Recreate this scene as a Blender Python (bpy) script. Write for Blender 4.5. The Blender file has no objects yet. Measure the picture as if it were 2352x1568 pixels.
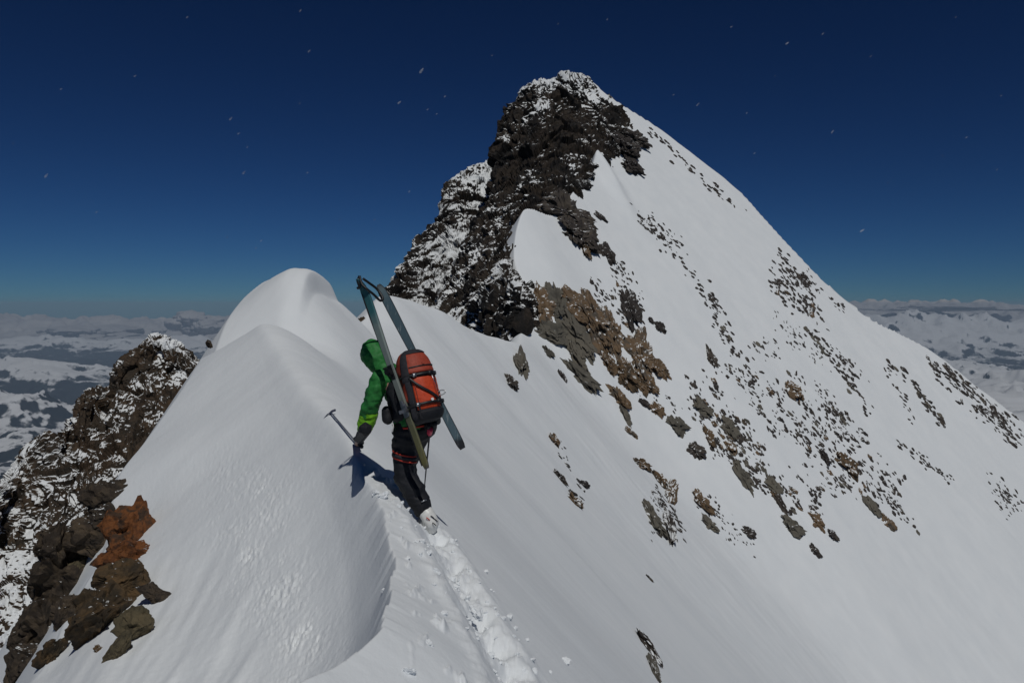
import bpy, bmesh, math, random
import numpy as np
from mathutils import Vector, Matrix

scene = bpy.context.scene
R = math.radians
# ------------------------------------------------------------------ camera, sky, sun, exposure
F, U0, V0 = 1829.0, 1176.0, 700.0            # focal length, centre column and eye-level row of the 2352-wide reference
cam_data = bpy.data.cameras.new('camera')
cam_data.sensor_width = 36.0
cam_data.lens = 36.0 * F / 2352.0
cam_data.shift_y = -(784.0 - V0) / 2352.0
cam_data.clip_start = 0.05
cam_data.clip_end = 200000.0
cam = bpy.data.objects.new('camera', cam_data)
scene.collection.objects.link(cam)
cam.location = (0, 0, 0)
cam.rotation_euler = (R(90), 0, 0)
scene.camera = cam

SUN_EL, SUN_AZ = R(55), R(161)               # azimuth clockwise from +Y: from the right and a little behind the camera
sun_dir = Vector((math.cos(SUN_EL) * math.sin(SUN_AZ), math.cos(SUN_EL) * math.cos(SUN_AZ), math.sin(SUN_EL)))
world = bpy.data.worlds.new('World')
scene.world = world
world.use_nodes = True
wn = world.node_tree
bg = wn.nodes['Background']
sky = wn.nodes.new('ShaderNodeTexSky')
sky.sky_type = 'NISHITA'
sky.sun_disc = False
sky.sun_elevation = SUN_EL
sky.sun_rotation = SUN_AZ
sky.altitude = 4000
sky.air_density = 1.0
sky.dust_density = 0.3
sky.ozone_density = 2.5
gam = wn.nodes.new('ShaderNodeGamma'); gam.inputs['Gamma'].default_value = 1.4
tint = wn.nodes.new('ShaderNodeMix'); tint.data_type = 'RGBA'; tint.blend_type = 'MULTIPLY'; tint.inputs['Factor'].default_value = 1
tint.inputs[7].default_value = (0.135, 0.255, 0.38, 1)          # deep blue of the thin dry air at 4000 m
wn.links.new(sky.outputs['Color'], gam.inputs['Color']); wn.links.new(gam.outputs['Color'], tint.inputs[6])
wn.links.new(tint.outputs[2], bg.inputs['Color'])
bg.inputs['Strength'].default_value = 0.05
sd = bpy.data.lights.new('sun', 'SUN')
sd.energy = 3.6
sd.angle = R(0.53)
sd.color = (1.0, 0.985, 0.935)
so = bpy.data.objects.new('sun', sd)
scene.collection.objects.link(so)
so.rotation_euler = (-sun_dir).to_track_quat('-Z', 'Y').to_euler()
scene.view_settings.view_transform = 'Standard'
scene.view_settings.look = 'None'
scene.view_settings.gamma = 1.0
scene.view_settings.use_curve_mapping = False
scene.view_settings.exposure = -0.98
scene.cycles.use_denoising = True
scene.cycles.max_bounces = 6
scene.cycles.volume_bounces = 0
scene.cycles.transparent_max_bounces = 8

# ------------------------------------------------------------------ numpy helpers
def at(u, v, d):
    return np.array([(u - U0) / F * d, d, (V0 - v) / F * d])

def smooth(a, b, x):
    t = np.clip((x - a) / (b - a), 0, 1)
    return t * t * (3 - 2 * t)

def _h(ix, iy, iz, seed):
    M = np.uint32
    h = (ix.astype(np.int64) * 374761393 + iy.astype(np.int64) * 668265263 + iz.astype(np.int64) * 2147483647 + seed * 974634777) & 0xFFFFFFFF
    h = h.astype(M)
    h = (h ^ (h >> M(13))) * M(1274126177)
    h = (h ^ (h >> M(15))) * M(2246822519)
    return h ^ (h >> M(16))

_ang = np.linspace(0, 2 * np.pi, 256, endpoint=False)
_G2 = np.stack([np.cos(_ang), np.sin(_ang)], 1)

def perlin2(x, y, seed=0):
    x = np.asarray(x, float); y = np.asarray(y, float)
    ix, iy = np.floor(x).astype(np.int64), np.floor(y).astype(np.int64)
    fx, fy = x - ix, y - iy
    ux, uy = fx**3 * (fx * (fx * 6 - 15) + 10), fy**3 * (fy * (fy * 6 - 15) + 10)
    z = np.zeros_like(ix)
    def c(dx, dy):
        g = _G2[_h(ix + dx, iy + dy, z, seed) & np.uint32(255)]
        return g[..., 0] * (fx - dx) + g[..., 1] * (fy - dy)
    a = c(0, 0) * (1 - ux) + c(1, 0) * ux
    b = c(0, 1) * (1 - ux) + c(1, 1) * ux
    return (a * (1 - uy) + b * uy) * 1.5

def fbm2(x, y, o=4, seed=0, gain=0.5):
    s, a = 0, 1.0
    for i in range(o):
        s = s + a * perlin2(x, y, seed + i); x = x * 2.03 + 3.1; y = y * 2.03 + 7.7; a *= gain
    return s

def ridged2(x, y, o=4, seed=0):
    s, a = 0, 1.0
    for i in range(o):
        s = s + a * (1 - 2 * np.abs(perlin2(x, y, seed + i))); x = x * 2.07 + 1.3; y = y * 2.07 + 5.1; a *= 0.5
    return s

_rs = np.random.RandomState(5)
_G3 = _rs.normal(size=(256, 3)); _G3 /= np.linalg.norm(_G3, axis=1)[:, None]

def perlin3(p, seed=0):
    i = np.floor(p).astype(np.int64); f = p - i
    u = f**3 * (f * (f * 6 - 15) + 10)
    def c(a, b, d):
        g = _G3[_h(i[:, 0] + a, i[:, 1] + b, i[:, 2] + d, seed) & np.uint32(255)]
        return g[:, 0] * (f[:, 0] - a) + g[:, 1] * (f[:, 1] - b) + g[:, 2] * (f[:, 2] - d)
    L = lambda a, b, t: a + (b - a) * t
    x0 = L(L(c(0, 0, 0), c(1, 0, 0), u[:, 0]), L(c(0, 1, 0), c(1, 1, 0), u[:, 0]), u[:, 1])
    x1 = L(L(c(0, 0, 1), c(1, 0, 1), u[:, 0]), L(c(0, 1, 1), c(1, 1, 1), u[:, 0]), u[:, 1])
    return L(x0, x1, u[:, 2]) * 1.5

def fbm3(p, o=4, seed=0, gain=0.5):
    s, a = 0, 1.0
    for i in range(o):
        s = s + a * perlin3(p, seed + i); p = p * 2.03 + 3.7; a *= gain
    return s

def worley3(p, seed=0):
    """distance to the nearest and second nearest cell point, and a random number of the nearest cell"""
    i = np.floor(p).astype(np.int64)
    d1 = np.full(len(p), 9.0); d2 = np.full(len(p), 9.0); rid = np.zeros(len(p)); off = np.zeros((len(p), 3))
    for a in (-1, 0, 1):
        for b in (-1, 0, 1):
            for c in (-1, 0, 1):
                q = i + np.array([a, b, c])
                r = np.stack([_h(q[:, 0], q[:, 1], q[:, 2], seed + k) / 4294967296.0 for k in range(3)], 1)
                v = q + r - p
                d = np.sqrt((v**2).sum(1))
                m = d < d1
                d2 = np.where(m, d1, np.minimum(d2, d)); rid = np.where(m, r[:, 0], rid)
                off = np.where(m[:, None], v, off); d1 = np.where(m, d, d1)
    return d1, d2, rid, off

def pchip(xs, ys):
    xs = np.array(xs, float); ys = np.array(ys, float)
    h = np.diff(xs); dl = np.diff(ys) / h
    m = np.zeros_like(ys); m[0], m[-1] = dl[0], dl[-1]
    for k in range(1, len(xs) - 1):
        if dl[k - 1] * dl[k] > 0:
            w1, w2 = 2 * h[k] + h[k - 1], h[k] + 2 * h[k - 1]
            m[k] = (w1 + w2) / (w1 / dl[k - 1] + w2 / dl[k])
    def f(x):
        x = np.clip(np.asarray(x, float), xs[0], xs[-1])
        k = np.clip(np.searchsorted(xs, x) - 1, 0, len(xs) - 2)
        t = (x - xs[k]) / h[k]
        return ((1 + 2 * t) * (1 - t)**2 * ys[k] + t * (1 - t)**2 * h[k] * m[k] + t * t * (3 - 2 * t) * ys[k + 1] + t * t * (t - 1) * h[k] * m[k + 1])
    return f

# ------------------------------------------------------------------ blender helpers
def tag(o, label=None, cat=None, group=None, kind=None):
    for k, v in (('label', label), ('category', cat), ('group', group), ('kind', kind)):
        if v: o[k] = v
    return o

def link(name, me, parent=None):
    o = bpy.data.objects.new(name, me)
    scene.collection.objects.link(o)
    if parent is not None: o.parent = parent
    return o

def mesh_np(name, verts, faces, mat=None, shade_smooth=True):
    me = bpy.data.meshes.new(name)
    verts = np.asarray(verts, np.float32); faces = np.asarray(faces, np.int32)
    n, k = faces.shape
    me.vertices.add(len(verts)); me.vertices.foreach_set('co', verts.ravel())
    me.loops.add(n * k); me.loops.foreach_set('vertex_index', faces.ravel())
    me.polygons.add(n)
    me.polygons.foreach_set('loop_start', np.arange(0, n * k, k, dtype=np.int32))
    me.polygons.foreach_set('use_smooth', np.full(n, shade_smooth))
    me.update(calc_edges=True)
    if mat: me.materials.append(mat)
    return me

def attr(me, name, vals):
    a = me.attributes.new(name, 'FLOAT', 'POINT')
    a.data.foreach_set('value', np.asarray(vals, np.float32).ravel())

def grid_faces(nu, nv, flip=False):
    i = np.arange((nu - 1) * (nv - 1)); a = (i // (nv - 1)) * nv + i % (nv - 1)
    f = np.stack([a, a + nv, a + nv + 1, a + 1], 1)
    return f[:, ::-1] if flip else f

def catmull(P, n):
    """Catmull-Rom through the points P (k, ...) resampled to n positions"""
    P = np.asarray(P, float); k = len(P)
    t = np.linspace(0, k - 1, n); i = np.clip(np.floor(t).astype(int), 0, k - 2); f = t - i
    g = lambda j: P[np.clip(j, 0, k - 1)]
    sh = (n,) + (1,) * (P.ndim - 1); f = f.reshape(sh)
    p0, p1, p2, p3 = g(i - 1), g(i), g(i + 1), g(i + 2)
    return 0.5 * (2 * p1 + (p2 - p0) * f + (2 * p0 - 5 * p1 + 4 * p2 - p3) * f**2 + (3 * p1 - p0 - 3 * p2 + p3) * f**3)

def grid_normals(G):
    du = np.gradient(G, axis=0); dv = np.gradient(G, axis=1)
    n = np.cross(du, dv); return n / (np.linalg.norm(n, axis=2)[..., None] + 1e-12)

# ------------------------------------------------------------------ materials
def new_mat(name, rough=0.7, spec=0.3):
    m = bpy.data.materials.new(name); m.use_nodes = True
    b = m.node_tree.nodes['Principled BSDF']
    b.inputs['Roughness'].default_value = rough
    b.inputs['Specular IOR Level'].default_value = spec
    return m, m.node_tree, b

def N(nt, typ, **kw):
    n = nt.nodes.new(typ)
    for k, v in kw.items():
        if k in n.inputs: n.inputs[k].default_value = v
        else: setattr(n, k, v)
    return n

def noise_node(nt, vec, scale, detail=4, rough=0.55):
    n = N(nt, 'ShaderNodeTexNoise', Scale=scale, Detail=detail, Roughness=rough)
    nt.links.new(vec, n.inputs['Vector']); return n

def ramp(nt, src, stops):
    r = nt.nodes.new('ShaderNodeValToRGB')
    e = r.color_ramp.elements
    while len(e) < len(stops): e.new(0.5)
    for el, (p, c) in zip(e, stops):
        el.position = p; el.color = (*c, 1)
    nt.links.new(src, r.inputs['Fac']); return r

def math_node(nt, op, a, b=None, clamp=False):
    n = nt.nodes.new('ShaderNodeMath'); n.operation = op; n.use_clamp = clamp
    for k, s in enumerate((a, b)):
        if s is None: continue
        if isinstance(s, (int, float)): n.inputs[k].default_value = s
        else: nt.links.new(s, n.inputs[k])
    return n.outputs[0]

def mixc(nt, fac, a, b):
    n = nt.nodes.new('ShaderNodeMix'); n.data_type = 'RGBA'
    if isinstance(fac, (int, float)): n.inputs['Factor'].default_value = fac
    else: nt.links.new(fac, n.inputs['Factor'])
    for s, key in ((a, 6), (b, 7)):
        if isinstance(s, tuple): n.inputs[key].default_value = (*s, 1)
        else: nt.links.new(s, n.inputs[key])
    return n.outputs[2]

SNOW = (0.81, 0.83, 0.845)

def snow_material():
    m, nt, b = new_mat('snow', 0.75, 0.08)
    geo = N(nt, 'ShaderNodeNewGeometry')
    n1 = noise_node(nt, geo.outputs['Position'], 0.35, 3)
    col = ramp(nt, n1.outputs['Fac'], [(0.3, (0.770, 0.800, 0.828)), (0.7, (0.812, 0.836, 0.858))])
    nt.links.new(col.outputs['Color'], b.inputs['Base Color'])
    n2 = noise_node(nt, geo.outputs['Position'], 22, 5, 0.65)
    bu = N(nt, 'ShaderNodeBump', Strength=0.35, Distance=0.012)
    nt.links.new(n2.outputs['Fac'], bu.inputs['Height'])
    # wind streaks running down the fall line (object geometry space)
    mp = N(nt, 'ShaderNodeMapping'); mp.inputs['Rotation'].default_value = (0, 0, R(36)); mp.inputs['Scale'].default_value = (0.08, 1.0, 0.08)
    nt.links.new(geo.outputs['Position'], mp.inputs['Vector'])
    n3 = noise_node(nt, mp.outputs['Vector'], 2.2, 4, 0.6)
    bu2 = N(nt, 'ShaderNodeBump', Strength=0.25, Distance=0.05)
    nt.links.new(n3.outputs['Fac'], bu2.inputs['Height'])
    nt.links.new(bu.outputs['Normal'], bu2.inputs['Normal'])
    nt.links.new(bu2.outputs['Normal'], b.inputs['Normal'])
    return m

def rock_wall_material(name, tones, snow_lo, snow_hi, scale=1.0):
    """bare rock with snow lodged on ledges; the vertex attribute 'snowbias' says how snowed-up a region is"""
    m, nt, b = new_mat(name, 0.85, 0.2)
    geo = N(nt, 'ShaderNodeNewGeometry')
    pos = geo.outputs['Position']
    n1 = noise_node(nt, pos, 0.22 * scale, 5, 0.65)
    rock = ramp(nt, n1.outputs['Fac'], [(0.30 + 0.4 * k / (len(tones) - 1), t) for k, t in enumerate(tones)])
    n2 = noise_node(nt, pos, 2.5 * scale, 4, 0.7)
    dk = ramp(nt, n2.outputs['Fac'], [(0.3, (0.5, 0.5, 0.5)), (0.7, (1.25, 1.2, 1.15))])
    mul = nt.nodes.new('ShaderNodeMix'); mul.data_type = 'RGBA'; mul.blend_type = 'MULTIPLY'; mul.inputs['Factor'].default_value = 1
    nt.links.new(rock.outputs['Color'], mul.inputs[6]); nt.links.new(dk.outputs['Color'], mul.inputs[7])
    sx = N(nt, 'ShaderNodeSeparateXYZ'); nt.links.new(geo.outputs['Normal'], sx.inputs[0])
    n3 = noise_node(nt, pos, 0.5 * scale, 5, 0.62)
    at_ = N(nt, 'ShaderNodeAttribute', attribute_name='snowbias')
    n4 = noise_node(nt, pos, 0.16 * scale, 3, 0.6)
    h = math_node(nt, 'ADD', math_node(nt, 'MULTIPLY', sx.outputs['Z'], 0.75), math_node(nt, 'MULTIPLY', math_node(nt, 'SUBTRACT', n3.outputs['Fac'], 0.5), 1.5))
    h = math_node(nt, 'ADD', h, math_node(nt, 'MULTIPLY', math_node(nt, 'SUBTRACT', n4.outputs['Fac'], 0.5), 1.2))
    h = math_node(nt, 'ADD', h, at_.outputs['Fac'])
    mr = N(nt, 'ShaderNodeMapRange'); mr.inputs['From Min'].default_value = snow_lo; mr.inputs['From Max'].default_value = snow_hi
    nt.links.new(h, mr.inputs['Value'])
    c = mixc(nt, mr.outputs['Result'], mul.outputs[2], SNOW)
    nt.links.new(c, b.inputs['Base Color'])
    bu = N(nt, 'ShaderNodeBump', Strength=0.7, Distance=0.25 / scale)
    nt.links.new(n2.outputs['Fac'], bu.inputs['Height']); nt.links.new(bu.outputs['Normal'], b.inputs['Normal'])
    return m

def rock_material(name, tones, scale=3.0, snow=0.0, bump=0.05):
    m, nt, b = new_mat(name, 0.85, 0.25)
    tc = N(nt, 'ShaderNodeTexCoord'); oi = N(nt, 'ShaderNodeObjectInfo')
    geo = N(nt, 'ShaderNodeNewGeometry')
    n1 = noise_node(nt, geo.outputs['Position'], scale, 5, 0.65)
    f = math_node(nt, 'ADD', n1.outputs['Fac'], math_node(nt, 'MULTIPLY', math_node(nt, 'SUBTRACT', oi.outputs['Random'], 0.5), 0.22))
    c = ramp(nt, f, [(0.32 + 0.36 * k / (len(tones) - 1), t) for k, t in enumerate(tones)]).outputs['Color']
    n2 = noise_node(nt, geo.outputs['Position'], scale * 6, 4, 0.7)
    if snow > 0:
        sx = N(nt, 'ShaderNodeSeparateXYZ'); nt.links.new(geo.outputs['Normal'], sx.inputs[0])
        n3 = noise_node(nt, geo.outputs['Position'], scale * 1.5, 4, 0.7)
        h = math_node(nt, 'ADD', sx.outputs['Z'], math_node(nt, 'MULTIPLY', n3.outputs['Fac'], 1.0))
        mr = N(nt, 'ShaderNodeMapRange'); mr.inputs['From Min'].default_value = 1.62 - snow; mr.inputs['From Max'].default_value = 1.70 - snow
        nt.links.new(h, mr.inputs['Value'])
        c = mixc(nt, mr.outputs['Result'], c, SNOW)
    nt.links.new(c, b.inputs['Base Color'])
    bu = N(nt, 'ShaderNodeBump', Strength=0.8, Distance=bump)
    nt.links.new(n2.outputs['Fac'], bu.inputs['Height']); nt.links.new(bu.outputs['Normal'], b.inputs['Normal'])
    return m

def cloth_material(name, col, rough=0.75, spec=0.2, var=0.25, scale=60, bump=0.004):
    m, nt, b = new_mat(name, rough, spec)
    tc = N(nt, 'ShaderNodeTexCoord')
    n1 = noise_node(nt, tc.outputs['Object'], scale, 4, 0.6)
    lo = tuple(c * (1 - var) for c in col); hi = tuple(min(1, c * (1 + var)) for c in col)
    c = ramp(nt, n1.outputs['Fac'], [(0.3, lo), (0.7, hi)])
    nt.links.new(c.outputs['Color'], b.inputs['Base Color'])
    bu = N(nt, 'ShaderNodeBump', Strength=0.4, Distance=bump)
    nt.links.new(n1.outputs['Fac'], bu.inputs['Height']); nt.links.new(bu.outputs['Normal'], b.inputs['Normal'])
    return m

M_snow = snow_material()
M_tower = rock_wall_material('tower_rock', [(0.010, 0.010, 0.011), (0.022, 0.020, 0.019), (0.046, 0.036, 0.028), (0.020, 0.019, 0.019)], 0.66, 0.72)
M_pinn = rock_wall_material('pinnacle_rock', [(0.035, 0.028, 0.023), (0.075, 0.052, 0.034), (0.05, 0.042, 0.034), (0.10, 0.062, 0.035)], 0.62, 0.68, 2.2)
M_rock_dark = rock_material('dark_rock', [(0.028, 0.024, 0.023), (0.05, 0.042, 0.038), (0.085, 0.070, 0.055)], 0.9, 0.22)
M_rock_brown = rock_material('brown_rock', [(0.06, 0.045, 0.03), (0.13, 0.085, 0.048), (0.17, 0.115, 0.07), (0.09, 0.075, 0.06)], 0.8, 0.30)
M_rock_grey = rock_material('grey_rock', [(0.07, 0.065, 0.055), (0.12, 0.11, 0.09), (0.14, 0.125, 0.10)], 0.8, 0.12)
M_b_dark = rock_material('boulder_dark', [(0.025, 0.02, 0.016), (0.05, 0.038, 0.028), (0.085, 0.062, 0.04)], 7, 0.13, 0.012)
M_b_rust = rock_material('boulder_rust', [(0.03, 0.02, 0.014), (0.10, 0.038, 0.015), (0.18, 0.066, 0.021), (0.06, 0.035, 0.022)], 6, 0.07, 0.015)
M_b_brown = rock_material('boulder_brown', [(0.035, 0.027, 0.018), (0.085, 0.055, 0.028), (0.13, 0.075, 0.032)], 7, 0.10, 0.012)
M_b_olive = rock_material('boulder_olive', [(0.04, 0.035, 0.024), (0.085, 0.07, 0.042), (0.12, 0.095, 0.055)], 8, 0.0, 0.012)

# ------------------------------------------------------------------ near ridge + peak face as one height field
crest = np.array([  # u, v, depth of the snow crest the climber follows
    (905, 1300, 4.9), (897, 1227, 5.5), (865, 1140, 6.4), (832, 1078, 7.2), (796, 995, 8.4), (711, 900, 10.5), (650, 810, 13.5), (609, 742, 16.5)])
cx = list((crest[:, 0] - U0) / F * crest[:, 2]); cz = list((V0 - crest[:, 1]) / F * crest[:, 2]); cy = list(crest[:, 2])
Y = [-40, -6, 0, 2.0, 3.2, 3.5, 3.9] + cy + [18.6, 21.2, 24, 25.6, 27.5, 31, 38, 45, 50, 55, 65, 72, 80, 400]
XCR = [-1.5, -1.5, -1.6, -1.35, -0.86, -0.72, -0.63] + cx + [-5.55, -6.0, -6.28, -6.15, -6.4, -6.7, -7.1, -7.0, -4.9, -3.5, 0.1, 0.5, 1, 1]
ZCR = [-1.5, -1.5, -1.5, -1.5, -1.52, -1.55, -1.556] + cz + [-0.42, 0.25, 1.09, 0.75, -0.5, -1.8, -1.2, 0.49, -0.27, -1.5, -3.2, -3.9, -8, -200]
fXC, fZC = pchip(Y, XCR), pchip(Y, ZCR)
fXS = pchip([-40, 0, 5, 10, 18, 28, 45, 65, 80, 400], [-1.2, -1.0, -0.9, -2.0, -4.6, -5.6, -5.6, -1.0, 1, 1])
fZS = pchip([-40, 0, 5, 10, 18, 28, 45, 65, 80, 400], [-1.5, -1.5, -1.55, -1.25, -0.6, -0.5, -0.6, -2.6, -8, -200])
edge = np.array([  # left skyline of the windward slope
    (75, 1568, 6.8), (165, 1400, 8.2), (250, 1250, 9.8), (270, 1110, 11), (335, 1020, 12.5), (400, 930, 14), (450, 853, 16), (480, 785, 19.5), (560, 690, 23.5), (612, 648, 24.5)])
ey = list(edge[:, 2]); ex = list((edge[:, 0] - U0) / F * edge[:, 2]); ez = list((V0 - edge[:, 1]) / F * edge[:, 2])
EY = [-40, 0, 4.5] + ey + [27.5, 31, 38, 45, 50, 55, 65, 400]
EX = [-4, -4, -3.9] + ex + [-7.6, -8, -8.4, -8.3, -6.2, -4.8, -1.2, 0]
EZ = [-3.1, -3.1, -3.15] + ez + [-1.0, -2.4, -1.9, -0.6, -1.3, -2.5, -4.2, -210]
fXE, fZE = pchip(EY, EX), pchip(EY, EZ)
fB = pchip([-40, 0, 3, 4.2, 5.2, 6.5, 8, 11, 15, 20, 24, 400], [0.1, 0.2, 0.58, 0.54, 0.44, 0.28, 0.15, 0.08, 0.05, 0.05, -0.1, -0.1])
fR = pchip([-40, 3.0, 5.5, 7, 10, 16, 24, 30, 45, 60, 400], [0.3, 0.005, 0.01, 0.05, 0.16, 0.26, 0.30, 0.6, 0.35, 0.5, 0.5])
fProf = pchip([0, 0.045, 0.095, 0.18, 0.45, 0.7, 0.9, 1.0], [0, -0.46, -0.82, -1.0, -0.75, -0.15, 0.02, 0])

# peak face: a plane through three points, cut off at the traced skyline
P1, P2, P3 = at(1190, 780, 75), at(1310, 170, 150), at(1950, 690, 150)
_nrm = np.cross(P2 - P1, P3 - P1)
FB_, FC_ = -_nrm[0] / _nrm[2], -_nrm[1] / _nrm[2]
FA_ = P1[2] - FB_ * P1[0] - FC_ * P1[1]
def face_d(u, v):
    return FA_ / ((V0 - v) / F - FB_ * (u - U0) / F - FC_)
sky_uv = [(900, 500), (1150, 260), (1235, 190), (1290, 176), (1310, 169), (1345, 177), (1390, 213), (1440, 247), (1500, 285), (1560, 330), (1620, 376), (1700, 440), (1760, 506), (1820, 571),
          (1880, 632), (1950, 692), (2010, 735), (2060, 761), (2130, 800), (2200, 850), (2290, 920), (2352, 966), (2600, 1170), (3300, 1750)]
f_sky = pchip([a for a, b in sky_uv], [b for a, b in sky_uv])
bound = [(1195, 860), (1203, 790), (1212, 700), (1181, 605), (1203, 514), (1270, 500), (1330, 420), (1370, 365), (1400, 330), (1430, 290), (1405, 250), (1360, 200), (1332, 176)]
_by = [face_d(*b) for b in bound]; _bx = [(b[0] - U0) / F * d for b, d in zip(bound, _by)]
f_bx = pchip([0] + _by + [_by[-1] + 60], [_bx[0]] + _bx + [_bx[-1]])

def gauss(x, y, u, v, rx, ry, ang, amp):
    d = face_d(u, v); x0 = (u - U0) / F * d
    c, s = math.cos(ang), math.sin(ang)
    a = ((x - x0) * c + (y - d) * s) / rx; b = (-(x - x0) * s + (y - d) * c) / ry
    return amp * np.exp(-a * a - b * b)

def ridge_z(x, y):
    xc, zc, xe, ze = fXC(y), fZC(y), fXE(y), fZE(y)
    nick = smooth(3.2, 4.0, y) * smooth(8.5, 6.8, y)          # the crest edge is broken in small bites
    xc = xc + nick * np.exp(-((x - xc) / 0.11)**2) * (0.034 * np.round(2.2 * perlin2(y / 0.42, y * 0 + 3.3, 401)) / 2.2)
    r = fR(y)
    t = np.maximum(x - xc, 0); t = np.sqrt(t * t + r * r) - r
    g = 1.04 * t - 0.36 * (1 - np.exp(-t / 0.7))
    g = g * (0.25 + 0.75 * smooth(0.0, 3.2, y))
    w = np.exp(-t / 5.0)
    zr = w * (zc - g) + (1 - w) * (fZS(y) - 1.06 * (x - fXS(y)) + 0.3)
    wid = np.maximum(xc - xe, 0.3)
    tl = np.maximum(xc - x, 0); s = (np.sqrt(tl * tl + r * r) - r) / (wid - 0.5 * r)
    si = np.minimum(s, 1)
    zl = zc + (ze - zc) * si + fB(y) * fProf(si)
    o = np.maximum(xe - x, 0)
    zl = zl - (1.5 * o - 0.10 * (1 - np.exp(-o / 0.10)))
    z = np.where(x >= xc, zr, zl)
    return z - 0.60 * np.exp(-((y - 19.6) / 1.6)**2) * smooth(1.9, 0.1, x - xc) - 0.55 * smooth(0.28, 0.56, x - xc) * np.exp(-((y - 24.4) / 2.2)**2) * smooth(9, 3, x - xc)

def face_z(x, y, und=True):
    z = FA_ + FB_ * x + FC_ * y
    if und:
        z = z + 0.55 * fbm2(x / 26, y / 26, 3, 11) + gauss(x, y, 1240, 590, 5, 13, R(20), 1.6) + gauss(x, y, 1395, 400, 1.6, 6, R(25), 1.9)
        z = z + gauss(x, y, 1700, 900, 14, 22, R(30), 1.2) - gauss(x, y, 1480, 560, 10, 30, R(25), 0.8)
    p = np.clip(x / np.maximum(y, 1e-3), -0.5, 1.2); u = p * F + U0
    vs = f_sky(u); ds = FA_ / ((V0 - vs) / F - FB_ * p - FC_); ds = np.where(ds > 0, ds, 400)
    zs = (V0 - vs) / F * ds
    o = y - ds
    back = zs - 1.3 * np.maximum(o, 0)
    front = np.minimum(z, FA_ + FB_ * x + FC_ * y + 0.35 * np.maximum(-o, 0))   # undulation fades out at the skyline
    z = np.where(o > 0, back, front)
    xb = f_bx(y)
    lo = np.maximum(xb - x, 0)
    return z - 2.2 * lo

def base_z(x, y):
    a = ridge_z(x, y); b = face_z(x, y)
    k = 0.6 + 0.03 * np.clip(y, 0, 150)
    m = np.maximum(a, b)
    return m + k * np.log1p(np.exp(-np.abs(a - b) / k)) * smooth(20, 60, y)

# trail of steps: traced on the undisturbed slope
def march(u, v, fn, y0=2.0, y1=190.0):
    ys = np.exp(np.linspace(math.log(y0), math.log(y1), 1800)); p, q = (u - U0) / F, (V0 - v) / F
    below = fn(p * ys, ys) > q * ys
    if not below.any(): return None
    k = int(np.argmax(below)); lo, hi = ys[max(k - 1, 0)], ys[k]
    for _ in range(25):
        mid = 0.5 * (lo + hi)
        if fn(np.array([p * mid]), np.array([mid]))[0] > q * mid: hi = mid
        else: lo = mid
    return np.array([p * hi, hi, q * hi])

TRAIL = [march(u, v, base_z) for u, v in ((960, 1165), (985, 1205), (1010, 1250), (1040, 1300), (1070, 1350), (1098, 1405), (1125, 1455), (1150, 1510), (1180, 1570), (1230, 1680))]
TR = catmull(np.array(TRAIL), 400)

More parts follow.
